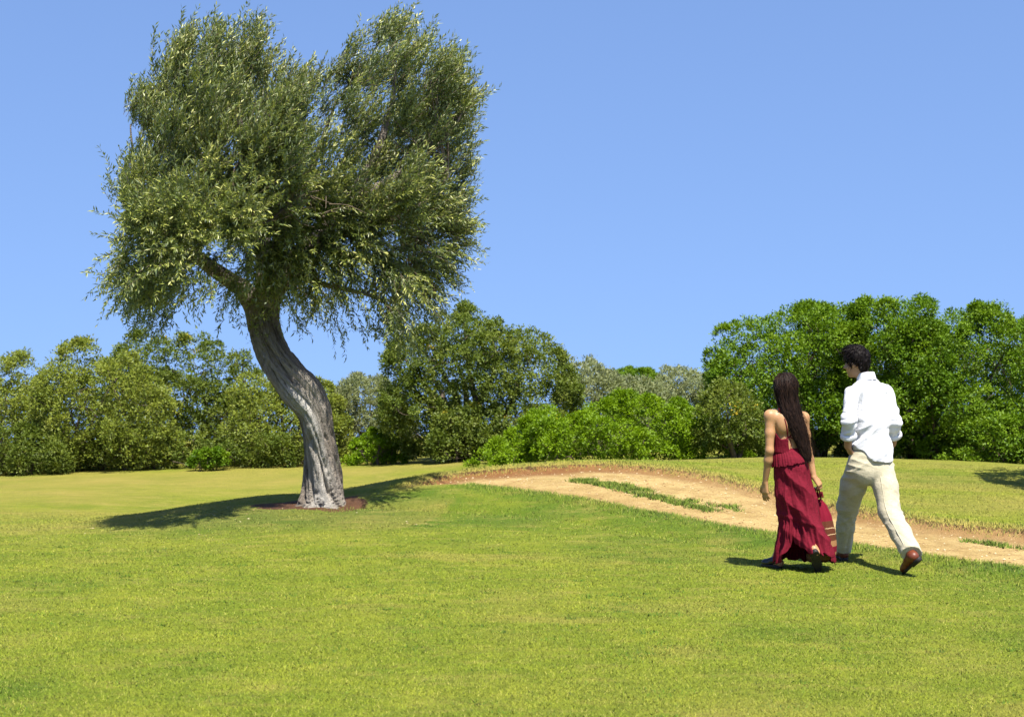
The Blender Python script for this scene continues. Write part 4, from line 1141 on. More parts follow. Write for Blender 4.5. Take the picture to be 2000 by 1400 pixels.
for a, b, c, d, sd_ in ((Lsh, Lel, Lwr, Lhd, 1), (Rsh, Rel, Rwr, Rhd, -1)):
    S.cone(chest + (a - chest) * .6, a + [0, 0, -.012], .05, .036, .04)
    S.chain([a + [0, 0, -.012], (a + b) / 2, b, b + (c - b) * .3, c], [.040, .042, .039, .042, .029], .02)
    hand(S, c, d - c, hl * sd_ + hf * -.2, hf, .35)
for a, b, c in ((Lhp, Lkn, Lan), (Rhp, Rkn, Ran)):
    S.chain([a, (a + b) / 2, b, b + (c - b) * .3, c], [.085, .072, .054, .054, .034], .04)
Ltoe = M(1640, 1086, 12.58); Lheel = M(1650, 1092, 12.32); Lheel[2] = gz(Lheel[0], Lheel[1]) + .02; Ltoe[2] = gz(Ltoe[0], Ltoe[1]) + .012
Rtoe = M(1768, 1120, 11.50); Rheel = M(1795, 1092, 11.27)
Rtoe[2] = gz(Rtoe[0], Rtoe[1]) + .012
lh_ = Lheel + (Ltoe - Lheel) * .2 + [0, 0, .045]; S.cone(Lan, lh_, .034, .026, .02); S.cone(lh_, Ltoe + (Lheel - Ltoe) * .15 + [0, 0, .03], .026, .020, .02)
rup = unit(np.array([-.62, .35, .70]))
rh_ = Rheel + (Rtoe - Rheel) * .22 + rup * .045; S.cone(Ran, rh_, .032, .024, .015); S.cone(rh_, Rtoe + (Rheel - Rtoe) * .15 + rup * .028, .024, .018, .015)
g, hax = head(S, hc, np.array([-.80, .60, -.12]), (0, 0, 1), .97)
Vb, Fb = S.mesh(); Vb = smooth_mesh(Vb, Fb, 1)
mesh_np('body', Vb, Fb, skin_m, man)
eyes(man, g, hax, 1.0)
bodyM = S

# hair: a tousled cap with loose locks
S = SDF(hc - .2, hc + .2, .005)
S.ell(g(-.010, 0, .036), np.array([.108, .091, .104]), hax, .01)
S.ell(g(.022, .0, .098), np.array([.070, .062, .050]), hax, .03); S.ell(g(.055, .0, .105), np.array([.04, .05, .035]), hax, .02)
S.ell(g(-.050, 0, -.02), np.array([.052, .062, .072]), hax, .03)
def _cut(p):
    q = (p - hc) @ hax.T
    x_ = q[..., 0]
    low = np.where(x_ < -.035, -.095, np.where(x_ < .020, -.018, np.where(x_ < .034, -.034, np.where(x_ < .068, .010, .036))))
    return low - q[..., 2]
S.clip(_cut)
V, F = S.mesh(); V = smooth_mesh(V, F, 2); N = vnormals(V, F)
V = V + N * (.006 * (1 - 2 * np.abs(fbm(V * [30, 30, 20], 61, 2))) + .003 * noise3(V * 60, 62))[:, None]
hr = mesh_np('hair', V, F, hair_m, man, dict(rnd=np.clip(.3 + .5 * noise3(V * 45, 63), 0, 1)))
r = np.random.default_rng(31); B = Bag(); pick = r.choice(len(V), 1500)
for i in pick:
    q0 = (V[i] - hc) @ hax.T
    if q0[2] < -.05 and r.random() < .5: continue
    d0 = unit(N[i] * .42 + rdir(r, 1)[0] * .6 + hax[0] * .10 + np.array([0, 0, -.25 if q0[2] < .04 else .25])); Ls = r.uniform(.018, .038) * (1.25 if q0[2] > .07 else .8)
    ss = np.linspace(0, 1, 5)[:, None]; P = V[i] - N[i] * .006 + Ls * (d0 * ss + (np.array([0, 0, -.5]) + hax[0] * .25) * ss ** 2)
    sd_ = unit(np.cross(d0, N[i] + r.normal(0, .3, 3))); w = .0045 * (1 - .85 * ss)
    VV = np.stack([P - sd_ * w, P + sd_ * w], 1).reshape(-1, 3); ii = np.arange(4) * 2
    B.add(VV, np.stack([ii, ii + 1, ii + 3, ii + 2], -1), rnd=r.random())
tag(B.build('hair_locks', hair_m, hr), kind='stuff')

# shirt
S = SDF([2.5, 11.45, .80], [3.45, 12.45, 1.68], .0065)
up_c, mid_c, low_c, hem_c = M(1697, 768, 11.965), M(1702, 825, 11.95), M(1704, 872, 11.945), M(1705, 915, 11.945)
S.cone(up_c, mid_c, .106, .114, .05, (hl, 1.36)); S.cone(mid_c, low_c, .114, .122, .05, (hl, 1.30)); S.cone(low_c, hem_c, .122, .140, .04, (hl, 1.36))
S.chain([Lsh + [0.012, 0, -.004], nkb + [0, 0, -.036], Rsh + [-.012, 0, -.004]], [.053, .066, .053], .05)
for a, b, c in ((Lsh, Lel, Lwr), (Rsh, Rel, Rwr)):
    cut = b + (c - b) * .60
    S.cone(a + [0, 0, -.005], b, .060, .062, .028); S.cone(b, cut, .062, .056, .02)
def hem(p):
    c = (p - hem_c) @ hl; b = (p - hem_c) @ hf
    z = .868 + .004 * np.sin(c * 30) + .105 * sstep(.055, .165, c)  + .05 * sstep(-.02, .12, b) * 0
    return z - p[..., 2]
S.clip(lambda p: np.where(np.abs((p - hem_c) @ hl) < .2, hem(p), -1))
S.clip(lambda p: np.where(np.linalg.norm(p - (nkb + [0, 0, .012]), axis=-1) < .09, p[..., 2] - (nkb[2] + .012), -1))
for b, c in ((Lel, Lwr), (Rel, Rwr)):
    cut = b + (c - b) * .60; d = unit(c - b)
    S.clip(lambda p: np.where(np.linalg.norm(p - cut, axis=-1) < .10, (p - cut) @ d, -1))
V, F = S.mesh(); V = smooth_mesh(V, F, 2); N = vnormals(V, F)
low = sstep(1.30, 1.0, V[:, 2]); cm = (V - mid_c) @ hl
msk = sstep(-.35, .35, fbm(V * 3.5, 72, 2) + .25)
amp = (.0025 + .0060 * low) * msk
dsp = -amp * folds(V, hl * .75 + np.array([0, 0, .65]), .095, 73, .8, .8) - .003 * folds(V, hl + np.array([0, 0, -.25]), .085, 74, .9, .8) * msk
dsp += .006 * folds(V, np.array([0, 0, 1]) + hl * .2, .055, 75, .6) * np.exp(-(np.minimum(np.linalg.norm(V - Lel, axis=1), np.linalg.norm(V - Rel, axis=1)) / .11) ** 2)
dsp += .0015 * fbm(V * 16, 76, 2)
# armhole seams
for a, sg in ((Lsh, 1), (Rsh, -1)):
    sl_ = np.abs(((V - a) @ hl) * sg + .055 + .25 * (V[:, 2] - a[2]) * 0); dsp -= .006 * np.exp(-(sl_ / .008) ** 2) * sstep(.16, .10, np.linalg.norm(V - a, axis=1))
V = V + N * dsp[:, None]
shirt = mesh_np('shirt', V, F, shirt_mat, man)
# rolled cuffs
for b, c in ((Lel, Lwr), (Rel, Rwr)):
    d = unit(c - b); cut = b + (c - b) * .60
    P = np.array([cut - d * .030, cut - d * .028, cut - d * .012, cut + d * .004, cut + d * .014, cut + d * .016, cut + d * .006]); R = np.array([.056, .064, .0685, .069, .067, .058, .050])
    pr = 1 + .05 * np.sin(np.linspace(0, 2 * np.pi, 28, endpoint=False) * 3 + np.arange(7)[:, None] * .5)
    V_, Q_, T_ = tube(P, R, 28, pr, cap=False); mesh_np('cuff', V_, Q_, shirt_mat, shirt)
# collar
cn = unit(np.array([-.10, .12, 1.0])); cb = nkb + np.array([0.005, -.004, .004])
rr = np.array([.078, .075, .072, .068, .065, .064]); hh_ = np.array([-.012, .014, .036, .054, .056, .03])
th_ = np.linspace(0, 2 * np.pi, 40, endpoint=False)
e1 = unit(np.cross(cn, hf)); e2 = np.cross(e1, cn)
dip = 1 - .9 * np.exp(-(np.angle(np.exp(1j * (th_ - np.arctan2(hf @ e2, hf @ e1)))) / .6) ** 2)
V_ = (cb + hh_[:, None, None] * (dip[None, :, None] * .9 + .1) * cn + rr[:, None, None] * (np.cos(th_)[None, :, None] * e1 * 1.05 + np.sin(th_)[None, :, None] * e2)).reshape(-1, 3)
i = np.arange(5)[:, None] * 40; j = np.arange(40)[None]; k = (j + 1) % 40
mesh_np('collar', V_, np.stack([i + j, i + k, i + 40 + k, i + 40 + j], -1).reshape(-1, 4), shirt_mat, shirt)

# trousers
S = SDF([2.5, 11.05, .0], [3.5, 12.75, 1.02], .0065)
S.cone(M(1701, 868, 11.955), M(1700, 892, 11.95), .090, .104, .04, (hl, 1.45)); S.cone(M(1697, 892, 11.95), M(1696, 920, 11.95), .106, .110, .04, (hl, 1.52))
S.ell(M(1688, 920, 11.92), (.095, .095, .12), None, .05); S.ell(M(1714, 920, 11.93), (.090, .095, .12), None, .05)
Lend = Lan + (Lan - Lkn) * .05; Rend = Ran + (Ran - Rkn) * .02
S.chain([Lhp + [0, 0, -.02], (Lhp + Lkn) / 2 + [-.005, 0, 0], Lkn, (Lkn + Lan) / 2, Lend + (Lend - Lkn) * .2], [.112, .108, .092, .076, .070], .03)
S.chain([Rhp + [0, 0, -.02], (Rhp + Rkn) / 2, Rkn, (Rkn + Ran) / 2, Rend + (Rend - Rkn) * .2], [.100, .100, .090, .082, .080], .03)
S.clip(lambda p: np.where(np.linalg.norm(p - Lend, axis=-1) < .22, (p - Lend) @ unit(Lend - Lkn + np.array([0, -.05, 0])), -1))
S.clip(lambda p: np.where(np.linalg.norm(p - Rend, axis=-1) < .26, (p - Rend - [0, 0, .0]) @ unit(Ran - Rkn + np.array([-.12, .0, 0])), -1))
V, F = S.mesh(); V = smooth_mesh(V, F, 2); N = vnormals(V, F)
dl = np.abs((V - Lkn) @ hl); isL = ((V - (Lkn + Rkn) / 2) @ hl) > .0
msk = sstep(-.3, .4, fbm(V * 4, 81, 2) + .15)
axd = np.where(isL[:, None], unit(Lan - Lhp), unit(Ran - Rhp))
def legfold(sg, wl, sd): return folds(V, np.array([0, 0, 1]) + hl * sg, wl, sd, .7)
knee = np.exp(-(np.minimum(np.linalg.norm(V - Lkn, axis=1), np.linalg.norm(V - Rkn, axis=1)) / .15) ** 2)
seat = sstep(.62, .80, V[:, 2])
dsp = -.0055 * msk * legfold(.6, .080, 82) * (.3 + .9 * knee + .35 * seat) - .0042 * legfold(-.8, .065, 83) * (.2 + knee + seat * .8) * msk + .0016 * fbm(V * 16, 84, 2)
dsp += .006 * folds(V, hl, .06, 85, .5) * sstep(.5, .2, V[:, 2]) * .6
V = V + N * dsp[:, None]
trs = mesh_np('trousers', V, F, trouser_mat, man)
# pressed crease up the rear leg and hem turn-ups
def seam(P, rad, name, mat, parent):
    p, rr_ = curve(P, [rad] * len(P), 24); Vs, Q, T = tube(p, rr_, 5); mesh_np(name, Vs, [Q, T], mat, parent)
sp = []
for t in np.linspace(.12, .97, 9):
    q = Rhp + (Rkn - Rhp) * (t * 2) if t < .5 else Rkn + (Rend - Rkn) * (t * 2 - 1)
    q = q + np.array([-.055 + .01 * t, 0, 0]); q[1] = S.front(q[0], q[2], q[1] - .07) - .001; sp.append(q)
seam(sp, .0045, 'seam', trouser_mat, trs)
shoe('shoe', man, Lheel, Ltoe, np.array([0, 0, 1.0]), (brown_leather, sole_mat), Lan)
shoe('shoe', man, Rheel, Rtoe, rup, (brown_leather, sole_mat), Ran, w=.046)

# ================================================================== the woman
WY = 11.75
wroot = np.array([2.30, 11.78, 0]); wroot[2] = gz(2.30, 11.78)
woman = thing('person', wroot, 'person with very long dark hair walking away in a backless crimson dress, bag in hand', 'person')
W = lambda px, py, Y=WY: PX(px, py, Y)
wf = unit(np.array([-.30, .95, 0])); wlft = np.array([-wf[1], wf[0], 0])
whc, wnk = W(1534, 757, 11.75), W(1538, 797, 11.745)
wLs, wRs = W(1504, 812, 11.71), W(1569, 816, 11.80)
wLe, wRe = W(1503, 880, 11.68), W(1578, 882, 11.78)
wLw, wRw = W(1494, 943, 11.76), W(1590, 931, 11.74)
wch, wwa, whp = W(1537, 828, 11.755), W(1538, 872, 11.755), W(1546, 915, 11.75)
wLh, wRh = W(1536, 925, 11.76), W(1562, 925, 11.77)
wLk, wRk = W(1542, 1005, 11.90), W(1580, 1010, 11.72)
wLa, wRa = W(1515, 1088, 11.93), W(1594, 1078, 11.47)
S = SDF([1.9, 11.2, -.03], [2.72, 12.3, 1.68], .0064)
S.chain([wnk + [0, 0, -.05], wnk + [0, 0, .01], whc + np.array([0, 0, -.05])], [.050, .044, .043], .03)
S.cone(wch + [0, 0, .02], wwa, .088, .078, .05, (wlft, 1.36)); S.cone(wwa, whp, .074, .086, .05, (wlft, 1.22))
S.chain([wLs, wnk + [0, 0, -.035], wRs], [.040, .046, .040], .045)
for e in (1, -1): S.ell(wch + wf * -.07 + wlft * e * .075 + [0, 0, .01], (.05, .03, .075), None, .04)      # shoulder blades
for e in (1, -1): S.ell(wch + wf * .075 + wlft * e * .065 + [0, 0, -.035], (.055, .055, .055), None, .03)
for k_ in range(6):                                                                                          # hollow of the spine
    z_ = wch[2] + .05 - k_ * .045; S.ell(np.array([wch[0] + .002, wch[1], z_]) + wf * -.108, (.012, .012, .03), None, .025, sub=True)
for a, b, c in ((wLs, wLe, wLw), (wRs, wRe, wRw)):
    S.cone(wch + (a - wch) * .65, a, .05, .042, .04)
    S.chain([a, (a + b) / 2, b, b + (c - b) * .3, c], [.043, .038, .032, .033, .0215], .022)
hand(S, wLw, np.array([.03, .05, -1.0]), np.array([-.75, -.65, 0]), np.array([.5, .8, 0]) , .38, sz=.92)
hand(S, wRw, np.array([.55, -.10, -.80]), np.array([.6, -.7, .35]), np.array([-.3, .75, -.2]), 1.25, sz=.90)
for a, b, c in ((wLh, wLk, wLa), (wRh, wRk, wRa)):
    S.chain([a, (a + b) / 2, b, b + (c - b) * .3, c], [.070, .060, .044, .042, .028], .03)
wLheel, wLtoe = W(1524, 1107, 11.86), W(1490, 1102, 11.98)
for v in (wLheel, wLtoe): v[2] = gz(v[0], v[1]) + .012
wRheel, wRtoe = W(1592, 1076, 11.44), W(1599, 1119, 11.58); wRtoe[2] = gz(wRtoe[0], wRtoe[1]) + .010
wup = unit(np.array([-.10, .93, .35]))
S.cone(wLa, wLheel + [0, 0, .035], .030, .026, .02); S.cone(wLheel + [0, 0, .035], wLtoe + [.03, 0, .024], .028, .022, .02, None)
S.cone(wRa, wRheel + wup * .035, .030, .026, .02); S.cone(wRheel + wup * .035, wRtoe + wup * .022, .027, .020, .02)
g, wax = head(S, whc, np.array([-.45, .88, .02]), (0, 0, 1), .93)
V, F = S.mesh(); V = smooth_mesh(V, F, 1)
mesh_np('body', V, F, skin_w, woman)
eyes(woman, g, wax, .93)
bodyW = S

# hair: bulk, then long locks blowing to the right
cen = [(1533,740,25,.105),(1534,757,25,.11),(1536,780,23,.09),(1544,803,21,.07),(1554,830,19,.055),(1562,858,16,.05),(1569,880,12.5,.04),(1573,898,7,.025)]
def backY(px, py):
    x, _, z = W(px, py); return bodyW.front(x, z, 11.68)
_hx = np.array([c[0] for c in cen], float) + np.array([0, 0, 0, 1, 2, 3, 4, 5]); _hy = np.array([c[1] for c in cen], float); _hw = np.array([c[2] for c in cen]); _hd = np.array([c[3] for c in cen])
_hY = np.array([11.745, 11.745, 11.735, 11.69, 11.655, 11.66, 11.66, 11.655])
S = SDF([2.05, 11.45, .85], [2.6, 11.95, 1.66], .006)
S.ell(g(-.012, 0, .028), np.array([.112, .094, .110]) * .93, wax, .01)
hp_, hd_ = curve(np.stack([_hx, _hy, _hY], -1), _hd, 40); hw2, _ = curve(np.stack([_hw, _hw, _hw], -1), _hd, 40)
for a in range(5, 39):
    p0 = W(*hp_[a]); p1 = W(*hp_[a + 1]); S.cone(p0, p1, hd_[a] * .5, hd_[a + 1] * .5, .012, (np.array([1, .1, 0]), .78 * hw2[a, 0] / 238 / (hd_[a] * .5)))
S.cone(W(1534, 757, 11.70), W(1545, 806, 11.685), .060, .046, .05, (np.array([1, .1, 0]), 1.45))
def _cutw(p):
    q = (p - whc) @ wax.T / .93
    return np.where((q[..., 0] > .03) & (q[..., 2] < .055 + .2 * (.09 - q[..., 0])) & (p[..., 2] > whc[2] - .14), .05, -1)
S.clip(_cutw)
V, F = S.mesh(); V = smooth_mesh(V, F, 6); N = vnormals(V, F)
V = V + N * (.005 * folds(V, np.array([1, .2, .35]), .02, 91, .25) * .35)[:, None]
hw_ = mesh_np('hair', V, F, hair_w, woman, dict(rnd=np.clip(.2 + .4 * noise3(V * [40, 40, 6], 92), 0, 1)))
hsd = S
B = Bag(); r = np.random.default_rng(33)
for k in range(2400):
    u = r.uniform(-1, 1); stray = r.random() < .16
    t0 = r.uniform(-.12, .55) ; t1 = t0 + r.uniform(.45, .95); t1 = min(t1, 1.0 + .05 * r.random())
    ss = np.linspace(max(t0, -.1), t1, 10); i_ = np.interp(np.clip(ss, 0, 1), np.linspace(0, 1, 8), np.arange(8))
    fx = np.interp(i_, np.arange(8), _hx); fy = np.interp(i_, np.arange(8), _hy); fw = np.interp(i_, np.arange(8), _hw); fd = np.interp(i_, np.arange(8), _hd); fY = np.interp(i_, np.arange(8), _hY)
    top = np.clip(-ss / .1, 0, 1); fy = fy - top * 12; fw = fw * (1 - .5 * top)
    du = .12 * np.sin(ss * 5 + r.uniform(0, 6)); uu = np.clip(u + du, -1.08, 1.08)
    if stray: uu = uu + np.linspace(0, 1, 10) ** 2 * r.uniform(-.2, 1.5)
    px = fx + uu * fw * .84; py = fy + (8 if stray else 3) * r.normal() * np.linspace(0, 1, 10)
    Yc = fY - np.sqrt(np.clip(1 - uu ** 2, .02, 1)) * fd * .62 - r.uniform(-.004, .008)
    P = np.stack([(px - 1000) / FPX * Yc, Yc, CAMH - (py - HOR) / FPX * Yc], -1)
    # lie on the bulk rather than inside it
    for q in range(10):
        yf = hsd.front(P[q, 0], P[q, 2], None)
        if yf is not None: P[q, 1] = yf - r.uniform(.0, .010)
    T = unit(np.gradient(P, axis=0)); side = unit(np.cross(T, np.array([0, -1, .15]) + r.normal(0, .4, 3)))
    w = (.0016 if stray else .0038) * (1 - .75 * np.linspace(0, 1, 10) ** 2)[:, None] * r.uniform(.6, 1.3)
    VV = np.stack([P - side * w / 2, P + side * w / 2], 1).reshape(-1, 3); ii = np.arange(9) * 2
    B.add(VV, np.stack([ii, ii + 1, ii + 3, ii + 2], -1), rnd=r.random() ** 1.5)
tag(B.build('hair_locks', hair_w, hw_), kind='stuff')

# bodice: a gathered band round the ribs, open over the spine
def torso_y(x, z, back=True):
    return bodyW.front(x, z, WY)
zt, zb = W(0, 857)[2], W(0, 884)[2]
nth, nz_ = 96, 14
th_ = np.linspace(0, 2 * np.pi, nth)                         # 0 = straight out of the back
gap0, gap1 = -.30, .34
th_ = np.linspace(gap1, 2 * np.pi + gap0, nth)
zz = np.linspace(0, 1, nz_)[:, None]
axis_ = wch + (wwa - wch) * 1.0
cxs = np.interp(zz[:, 0], [0, 1], [wwa[0] - .004, wwa[0] + .002]); ra = np.interp(zz[:, 0], [0, .6, 1], [.128, .122, .124]); rb = np.interp(zz[:, 0], [0, .6, 1], [.100, .093, .094])
wob = 1 + .010 * np.sin(th_ * 26 + 2 * np.sin(zz * 5)) * (1 - .4 * zz) + .012 * np.sin(th_ * 41 + zz * 6)
back = -wf
V = np.stack([cxs[:, None] + wob * (np.sin(th_) * ra[:, None] * -wlft[0] + np.cos(th_) * rb[:, None] * back[0]),
              wwa[1] + wob * (np.sin(th_) * ra[:, None] * -wlft[1] + np.cos(th_) * rb[:, None] * back[1]),
              zt + (zb - zt) * zz + .006 * np.sin(th_ * 9) * (1 - zz) + .07 * sstep(.6, 1.6, np.abs(th_ - np.pi) * -1 + np.pi) * (1 - zz)], -1).reshape(-1, 3)
i = np.arange(nz_ - 1)[:, None] * nth; j = np.arange(nth - 1)[None]
bod = mesh_np('bodice', V, np.stack([i + j, i + nth + j, i + nth + j + 1, i + j + 1], -1).reshape(-1, 4), dress_mat, woman)
so = bod.modifiers.new('solid', 'SOLIDIFY'); so.thickness = .006; so.offset = 1
# straps over the back and the tie strings
def on_back(pts, off=.004):
    out = []
    for px, py in pts:
        x, y, z = W(px, py); out.append(np.array([x, bodyW.front(x, z, WY - .08) - off, z]))
    return out
def cord(name, pts, rad, parent, off=.004):
    P = on_back(pts, off); p, rr_ = curve(P, [rad] * len(P), 26); Vs, Q, T = tube(p, rr_, 6); return mesh_np(name, Vs, [Q, T], dress_mat, parent)
cord('strap', [(1517,797),(1522,806),(1528,820),(1532,836),(1535,852)], .0050, woman)
cord('strap', [(1560,800),(1556,815),(1550,832),(1544,845),(1537,853)], .0050, woman)
cord('tie_string', [(1530,858),(1535,853),(1540,853),(1546,856)], .0045, woman, .006)
cord('tie_string', [(1536,854),(1534,862),(1536,872),(1537,882)], .0028, woman, .006)
cord('tie_string', [(1538,854),(1541,864),(1541,874),(1542,884)], .0028, woman, .006)

# skirt
tab = np.array([(876,1513,1561,.083),(884,1512,1566,.100),(895,1511,1573,.120),(910,1511,1579,.135),(935,1511.5,1584,.145),(960,1513,1589,.155),(1000,1519,1598,.175),(1020,1523,1604,.19),(1050,1519,1615,.215),(1075,1515,1626,.235),(1100,1512,1632,.245)])
zs = 1.6 - (tab[:, 0] - HOR) / FPX * WY
nth, nt = 220, 130
th_ = np.linspace(0, 2 * np.pi, nth, endpoint=False)[None]            # 0 = +X, 3/2 pi = camera side
def wrapd(a, b): return np.angle(np.exp(1j * (a - b)))
near = np.clip(-np.sin(th_), 0, 1)
hemz = .055 + .17 * np.exp(-(wrapd(th_, 4.15) / .42) ** 2) + .095 * np.exp(-(wrapd(th_, 4.9) / .45) ** 2) + .06 * np.exp(-(wrapd(th_, 5.5) / .4) ** 2) - .01 * np.sin(th_)
hemz = hemz + .010 * np.sin(th_ * 17) + .006 * np.sin(th_ * 29 + 1)
tq = np.linspace(0, 1, nt)[:, None]
z = zs[0] + (hemz - zs[0]) * tq
xl = np.interp(-z, -zs, tab[:, 1]); xr = np.interp(-z, -zs, tab[:, 2]); dp = np.interp(-z, -zs, tab[:, 3])
cx_ = ((xl + xr) / 2 - 1000) / FPX * WY; hw = (xr - xl) / 2 / FPX * WY
ct, st_ = np.cos(th_), np.sin(th_)
fall = np.clip((zs[0] - z) / (zs[0] - .06), 0, 1)
# the rear leg pushes the cloth back towards the camera on the right, the front leg forward on the left
cy_ = 11.755 - .03 * fall
x = cx_ + hw * np.sign(ct) * np.abs(ct) ** .92
y = cy_ + dp * np.sign(st_) * np.abs(st_) ** .95
y = y - .13 * fall ** 1.6 * np.exp(-(wrapd(th_, 5.25) / .55) ** 2) + .10 * fall ** 1.5 * np.exp(-(wrapd(th_, 2.2) / .6) ** 2)
# hollow between the legs on the camera side
y = y + .10 * fall ** 2 * np.exp(-(wrapd(th_, 4.25) / .30) ** 2)
q = np.stack([np.cos(th_) * 1.2 + 0 * tq, np.sin(th_) * 1.2 + 0 * tq, tq * 2.2 + 0 * th_], -1)
wv = .8 * fbm(q * 1.2, 95, 2)
ph1 = 7 * th_ + 2.6 * tq * 2 + 2.2 * wv; ph2 = 13 * th_ - 4.2 * tq + 3.0 * wv
ridge = lambda a: 1 - 2 * np.abs(np.sin(a / 2)) ** 1.0
tier = sstep(.0, .05, (.385 + .02 * np.sin(th_ * 2) - .055 * np.cos(th_) - z))       # gathered flounce below the seam
fold = .016 * fall ** .7 * ridge(ph1) + .005 * ridge(ph2) * (.35 + fall) + .004 * noise3(q * 9, 96)
fold = fold + tier * (.010 * ridge(23 * th_ + 4 * wv + 2 * tq) + .006 * ridge(37 * th_ - 5 * wv))
# drawn diagonal drapery, seat to rear ankle
s_dir = (x - 2.12) * .55 + (z - .9) * .62
fold = fold + .017 * sstep(.08, .3, fall) * ridge(2 * np.pi * s_dir / .150 + 2.0 * wv) * (near ** .6)
fold = fold + .008 * np.exp(-((z - .40 + .055 * np.cos(th_)) / .018) ** 2)
fold = fold + .006 * sstep(.10, .0, fall) * .5 * np.sin(th_ * 34)                          # waist gathers
nrmx, nrmy = ct / np.maximum(hw, .05), st_ / np.maximum(dp, .05); nn_ = np.hypot(nrmx, nrmy)
x = x + fold * nrmx / nn_; y = y + fold * nrmy / nn_
V = np.stack([x, y, z + 0 * x], -1).reshape(-1, 3)
i = np.arange(nt - 1)[:, None] * nth; j = np.arange(nth)[None]; k = (j + 1) % nth
skirt = mesh_np('skirt', V, np.stack([i + j, i + nth + j, i + nth + k, i + k], -1).reshape(-1, 4), dress_mat, woman)
so = skirt.modifiers.new('solid', 'SOLIDIFY'); so.thickness = .004
# ruffled peplum over the hips
nt2 = 26; tq = np.linspace(0, 1, nt2)[:, None]
lowz = .872 + .035 * np.cos(th_ - .2) + .004 * np.sin(th_ * 13 + 2 * np.sin(3 * th_)) + .003 * np.sin(th_ * 35)
z = zs[0] + .008 + (lowz - zs[0] - .008) * tq
xl = np.interp(-z, -zs, tab[:, 1]); xr = np.interp(-z, -zs, tab[:, 2]); dp = np.interp(-z, -zs, tab[:, 3])
cx_ = ((xl + xr) / 2 - 1000) / FPX * WY; hw = (xr - xl) / 2 / FPX * WY
out_ = .006 + .016 * tq ** 1.3 + .0045 * tq * ridge(17 * th_ + 6 * np.sin(2 * th_) + 3 * np.sin(5 * th_)) + .0018 * np.sin(29 * th_ + 5 * np.sin(3 * th_)) + .006 * np.sin(np.pi * tq)
x = cx_ + (hw + out_) * ct; y = 11.755 + (dp + out_) * st_
V = np.stack([x, y, z + 0 * x], -1).reshape(-1, 3); i = np.arange(nt2 - 1)[:, None] * nth
pep = mesh_np('peplum', V, np.stack([i + j, i + nth + j, i + nth + k, i + k], -1).reshape(-1, 4), dress_mat, skirt, origin=wroot)
so = pep.modifiers.new('solid', 'SOLIDIFY'); so.thickness = .003
# footwear: black slides
shoe('sandal', woman, wLheel, wLtoe, np.array([0, 0, 1.0]), (black_leather, sole_mat), w=.036, boot=False)
shoe('sandal', woman, wRheel, wRtoe, wup, (black_leather, sole_mat), w=.038, boot=False)

# ================================================================== the bag in her hand
BY = 11.86
bp = PX(1604, 1096, BY)
bag = thing('tote_bag', (bp[0], BY, gz(bp[0], BY)), 'striped tan and crimson cloth tote bag hanging beside the crimson dress', 'bag')
mm = Mat('striped_cloth')
uv_ = mm.vattr('buv'); sx = mm.node('ShaderNodeSeparateXYZ'); mm.l.new(uv_, sx.inputs[0])
wob_ = mm.math('ADD', sx.outputs['Z'], mm.math('MULTIPLY', mm.math('SUBTRACT', mm.noise(uv_, 6, 3), .5), .02))
TAN, BRN, CRM, CRI = (.26, .13, .055), (.090, .028, .014), (.48, .34, .18), (.16, .006, .020)
c = mm.ramp(wob_, [(0, BRN), (.04, TAN), (.15, CRI), (.25, TAN), (.34, BRN), (.44, CRM), (.452, BRN), (.54, CRM), (.552, BRN), (.66, CRI)])
for nd in mm.n:
    if nd.type == 'VALTORGB': nd.color_ramp.interpolation = 'CONSTANT'
striped = mm.principled(mm.mix(c, (.05, .02, .01), mm.ramp(mm.noise(uv_, 60, 3), [(.3, .4), (.5, 0)])), .9, mm.bump(mm.noise(mm.obj(), 150, 3), .5, .003), .1)
nu, nv = 72, 60
th_ = np.linspace(0, 2 * np.pi, nu, endpoint=False)[None]; tv = np.linspace(0, 1, nv)[:, None]
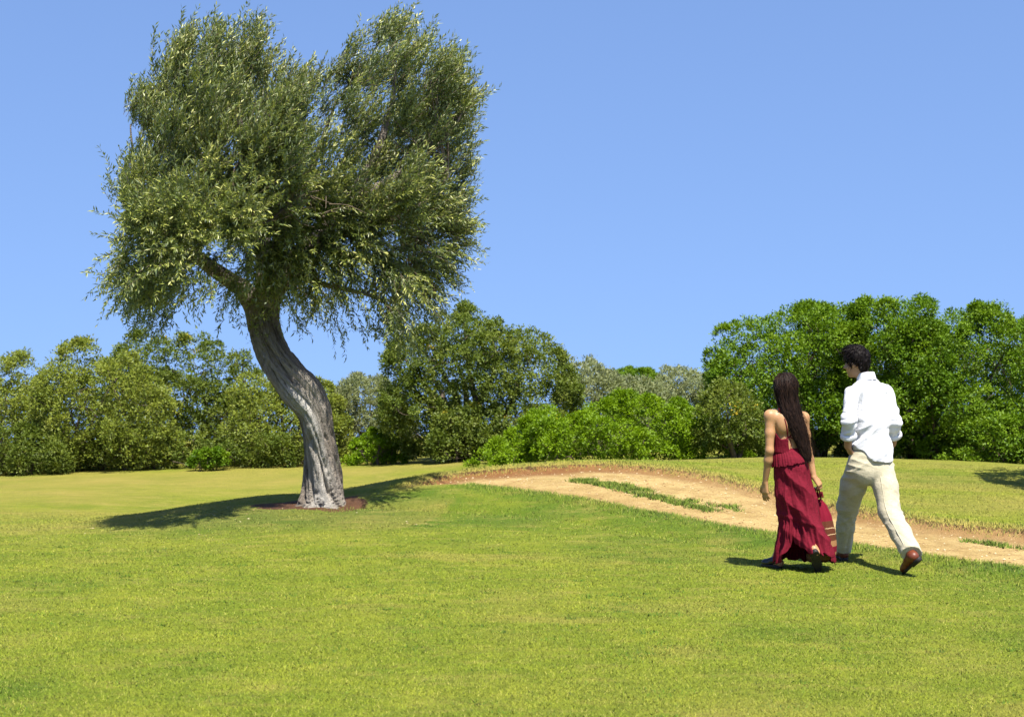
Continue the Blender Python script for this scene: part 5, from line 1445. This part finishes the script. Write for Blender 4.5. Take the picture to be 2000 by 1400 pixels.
# (height share, centre px, half width px, half depth m)
bt = np.array([(0,1602,14,.02),(.03,1602,24,.05),(.10,1603,29,.075),(.25,1605,28,.08),(.5,1606,24,.07),(.75,1604,18,.055),(.92,1600,12,.04),(1,1597,7,.03)])
c_ = np.interp(tv, bt[:, 0], bt[:, 1]); w_ = np.interp(tv, bt[:, 0], bt[:, 2]); d_ = np.interp(tv, bt[:, 0], bt[:, 3])
pyv = 1097 + (975 - 1097) * tv
fo = 1 + .10 * np.cos(5 * th_ + 2 * tv) * tv + .07 * np.cos(9 * th_ - 3 * tv) * tv + .03 * np.cos(14 * th_)
X = (c_ - 1000 + w_ * fo * np.cos(th_)) / FPX * BY; Yb = BY + d_ * fo * np.sin(th_); Zb = 1.6 - (pyv - HOR) / FPX * BY + .012 * np.cos(th_ - .4) * (1 - tv)
V = np.stack([X, Yb + 0 * X, Zb + 0 * X], -1).reshape(-1, 3); V = np.vstack([V, V[:nu].mean(0)])
i = np.arange(nv - 1)[:, None] * nu; j = np.arange(nu)[None]; k = (j + 1) % nu
F = np.stack([i + j, i + k, i + nu + k, i + nu + j], -1).reshape(-1, 4)
Fc = np.stack([np.arange(nu), np.full(nu, nu * nv), (np.arange(nu) + 1) % nu], -1)
buv = np.vstack([np.stack([np.cos(th_) + 0 * tv, np.sin(th_) + 0 * tv, tv + 0 * th_], -1).reshape(-1, 3), [[0, 0, 0]]])
mesh_np('bag_body', V, [F, Fc], striped, bag, dict(buv=buv))
hp = wRw + np.array([.02, -.02, -.085])
for a, b_, nm, mt, rd_ in ((PX(1596, 978, BY), hp + [0, 0, .005], 'handle', dress_mat, .006), (PX(1604, 985, BY), hp + [.012, .0, 0], 'handle', dress_mat, .006), (PX(1588, 985, BY - .03), hp + [-.014, 0, 0], 'handle', black_leather, .009)):
    p, rr_ = curve([a, (a + b_) / 2 + np.array([.004, -.01, 0]), b_], [rd_] * 3, 16); Vs, Q, T = tube(p, rr_, 6); mesh_np(nm, Vs, [Q, T], mt, bag)
for px, py, wpx, hpx, tl in ((1594, 966, 6, 11, .1), (1603, 965, 6, 11, -.12), (1598, 978, 5, 8, .3)):
    c0 = PX(px, py, BY - .05); n_ = 5
    B = Bag()
    for q in range(4):
        o_ = np.array([(q - 1.5) * .011, r.normal(0, .006), 0]); a = c0 + o_ * .6 + [0, 0, hpx * .0021]; b_ = c0 + o_ + [tl * .02, -.006, -hpx * .0023]
        B.tube([a, (a + b_) / 2 + r.normal(0, .002, 3), b_], [.004, .0065, .006], 6, 5)
    B.build('tassel', dress_mat, bag)
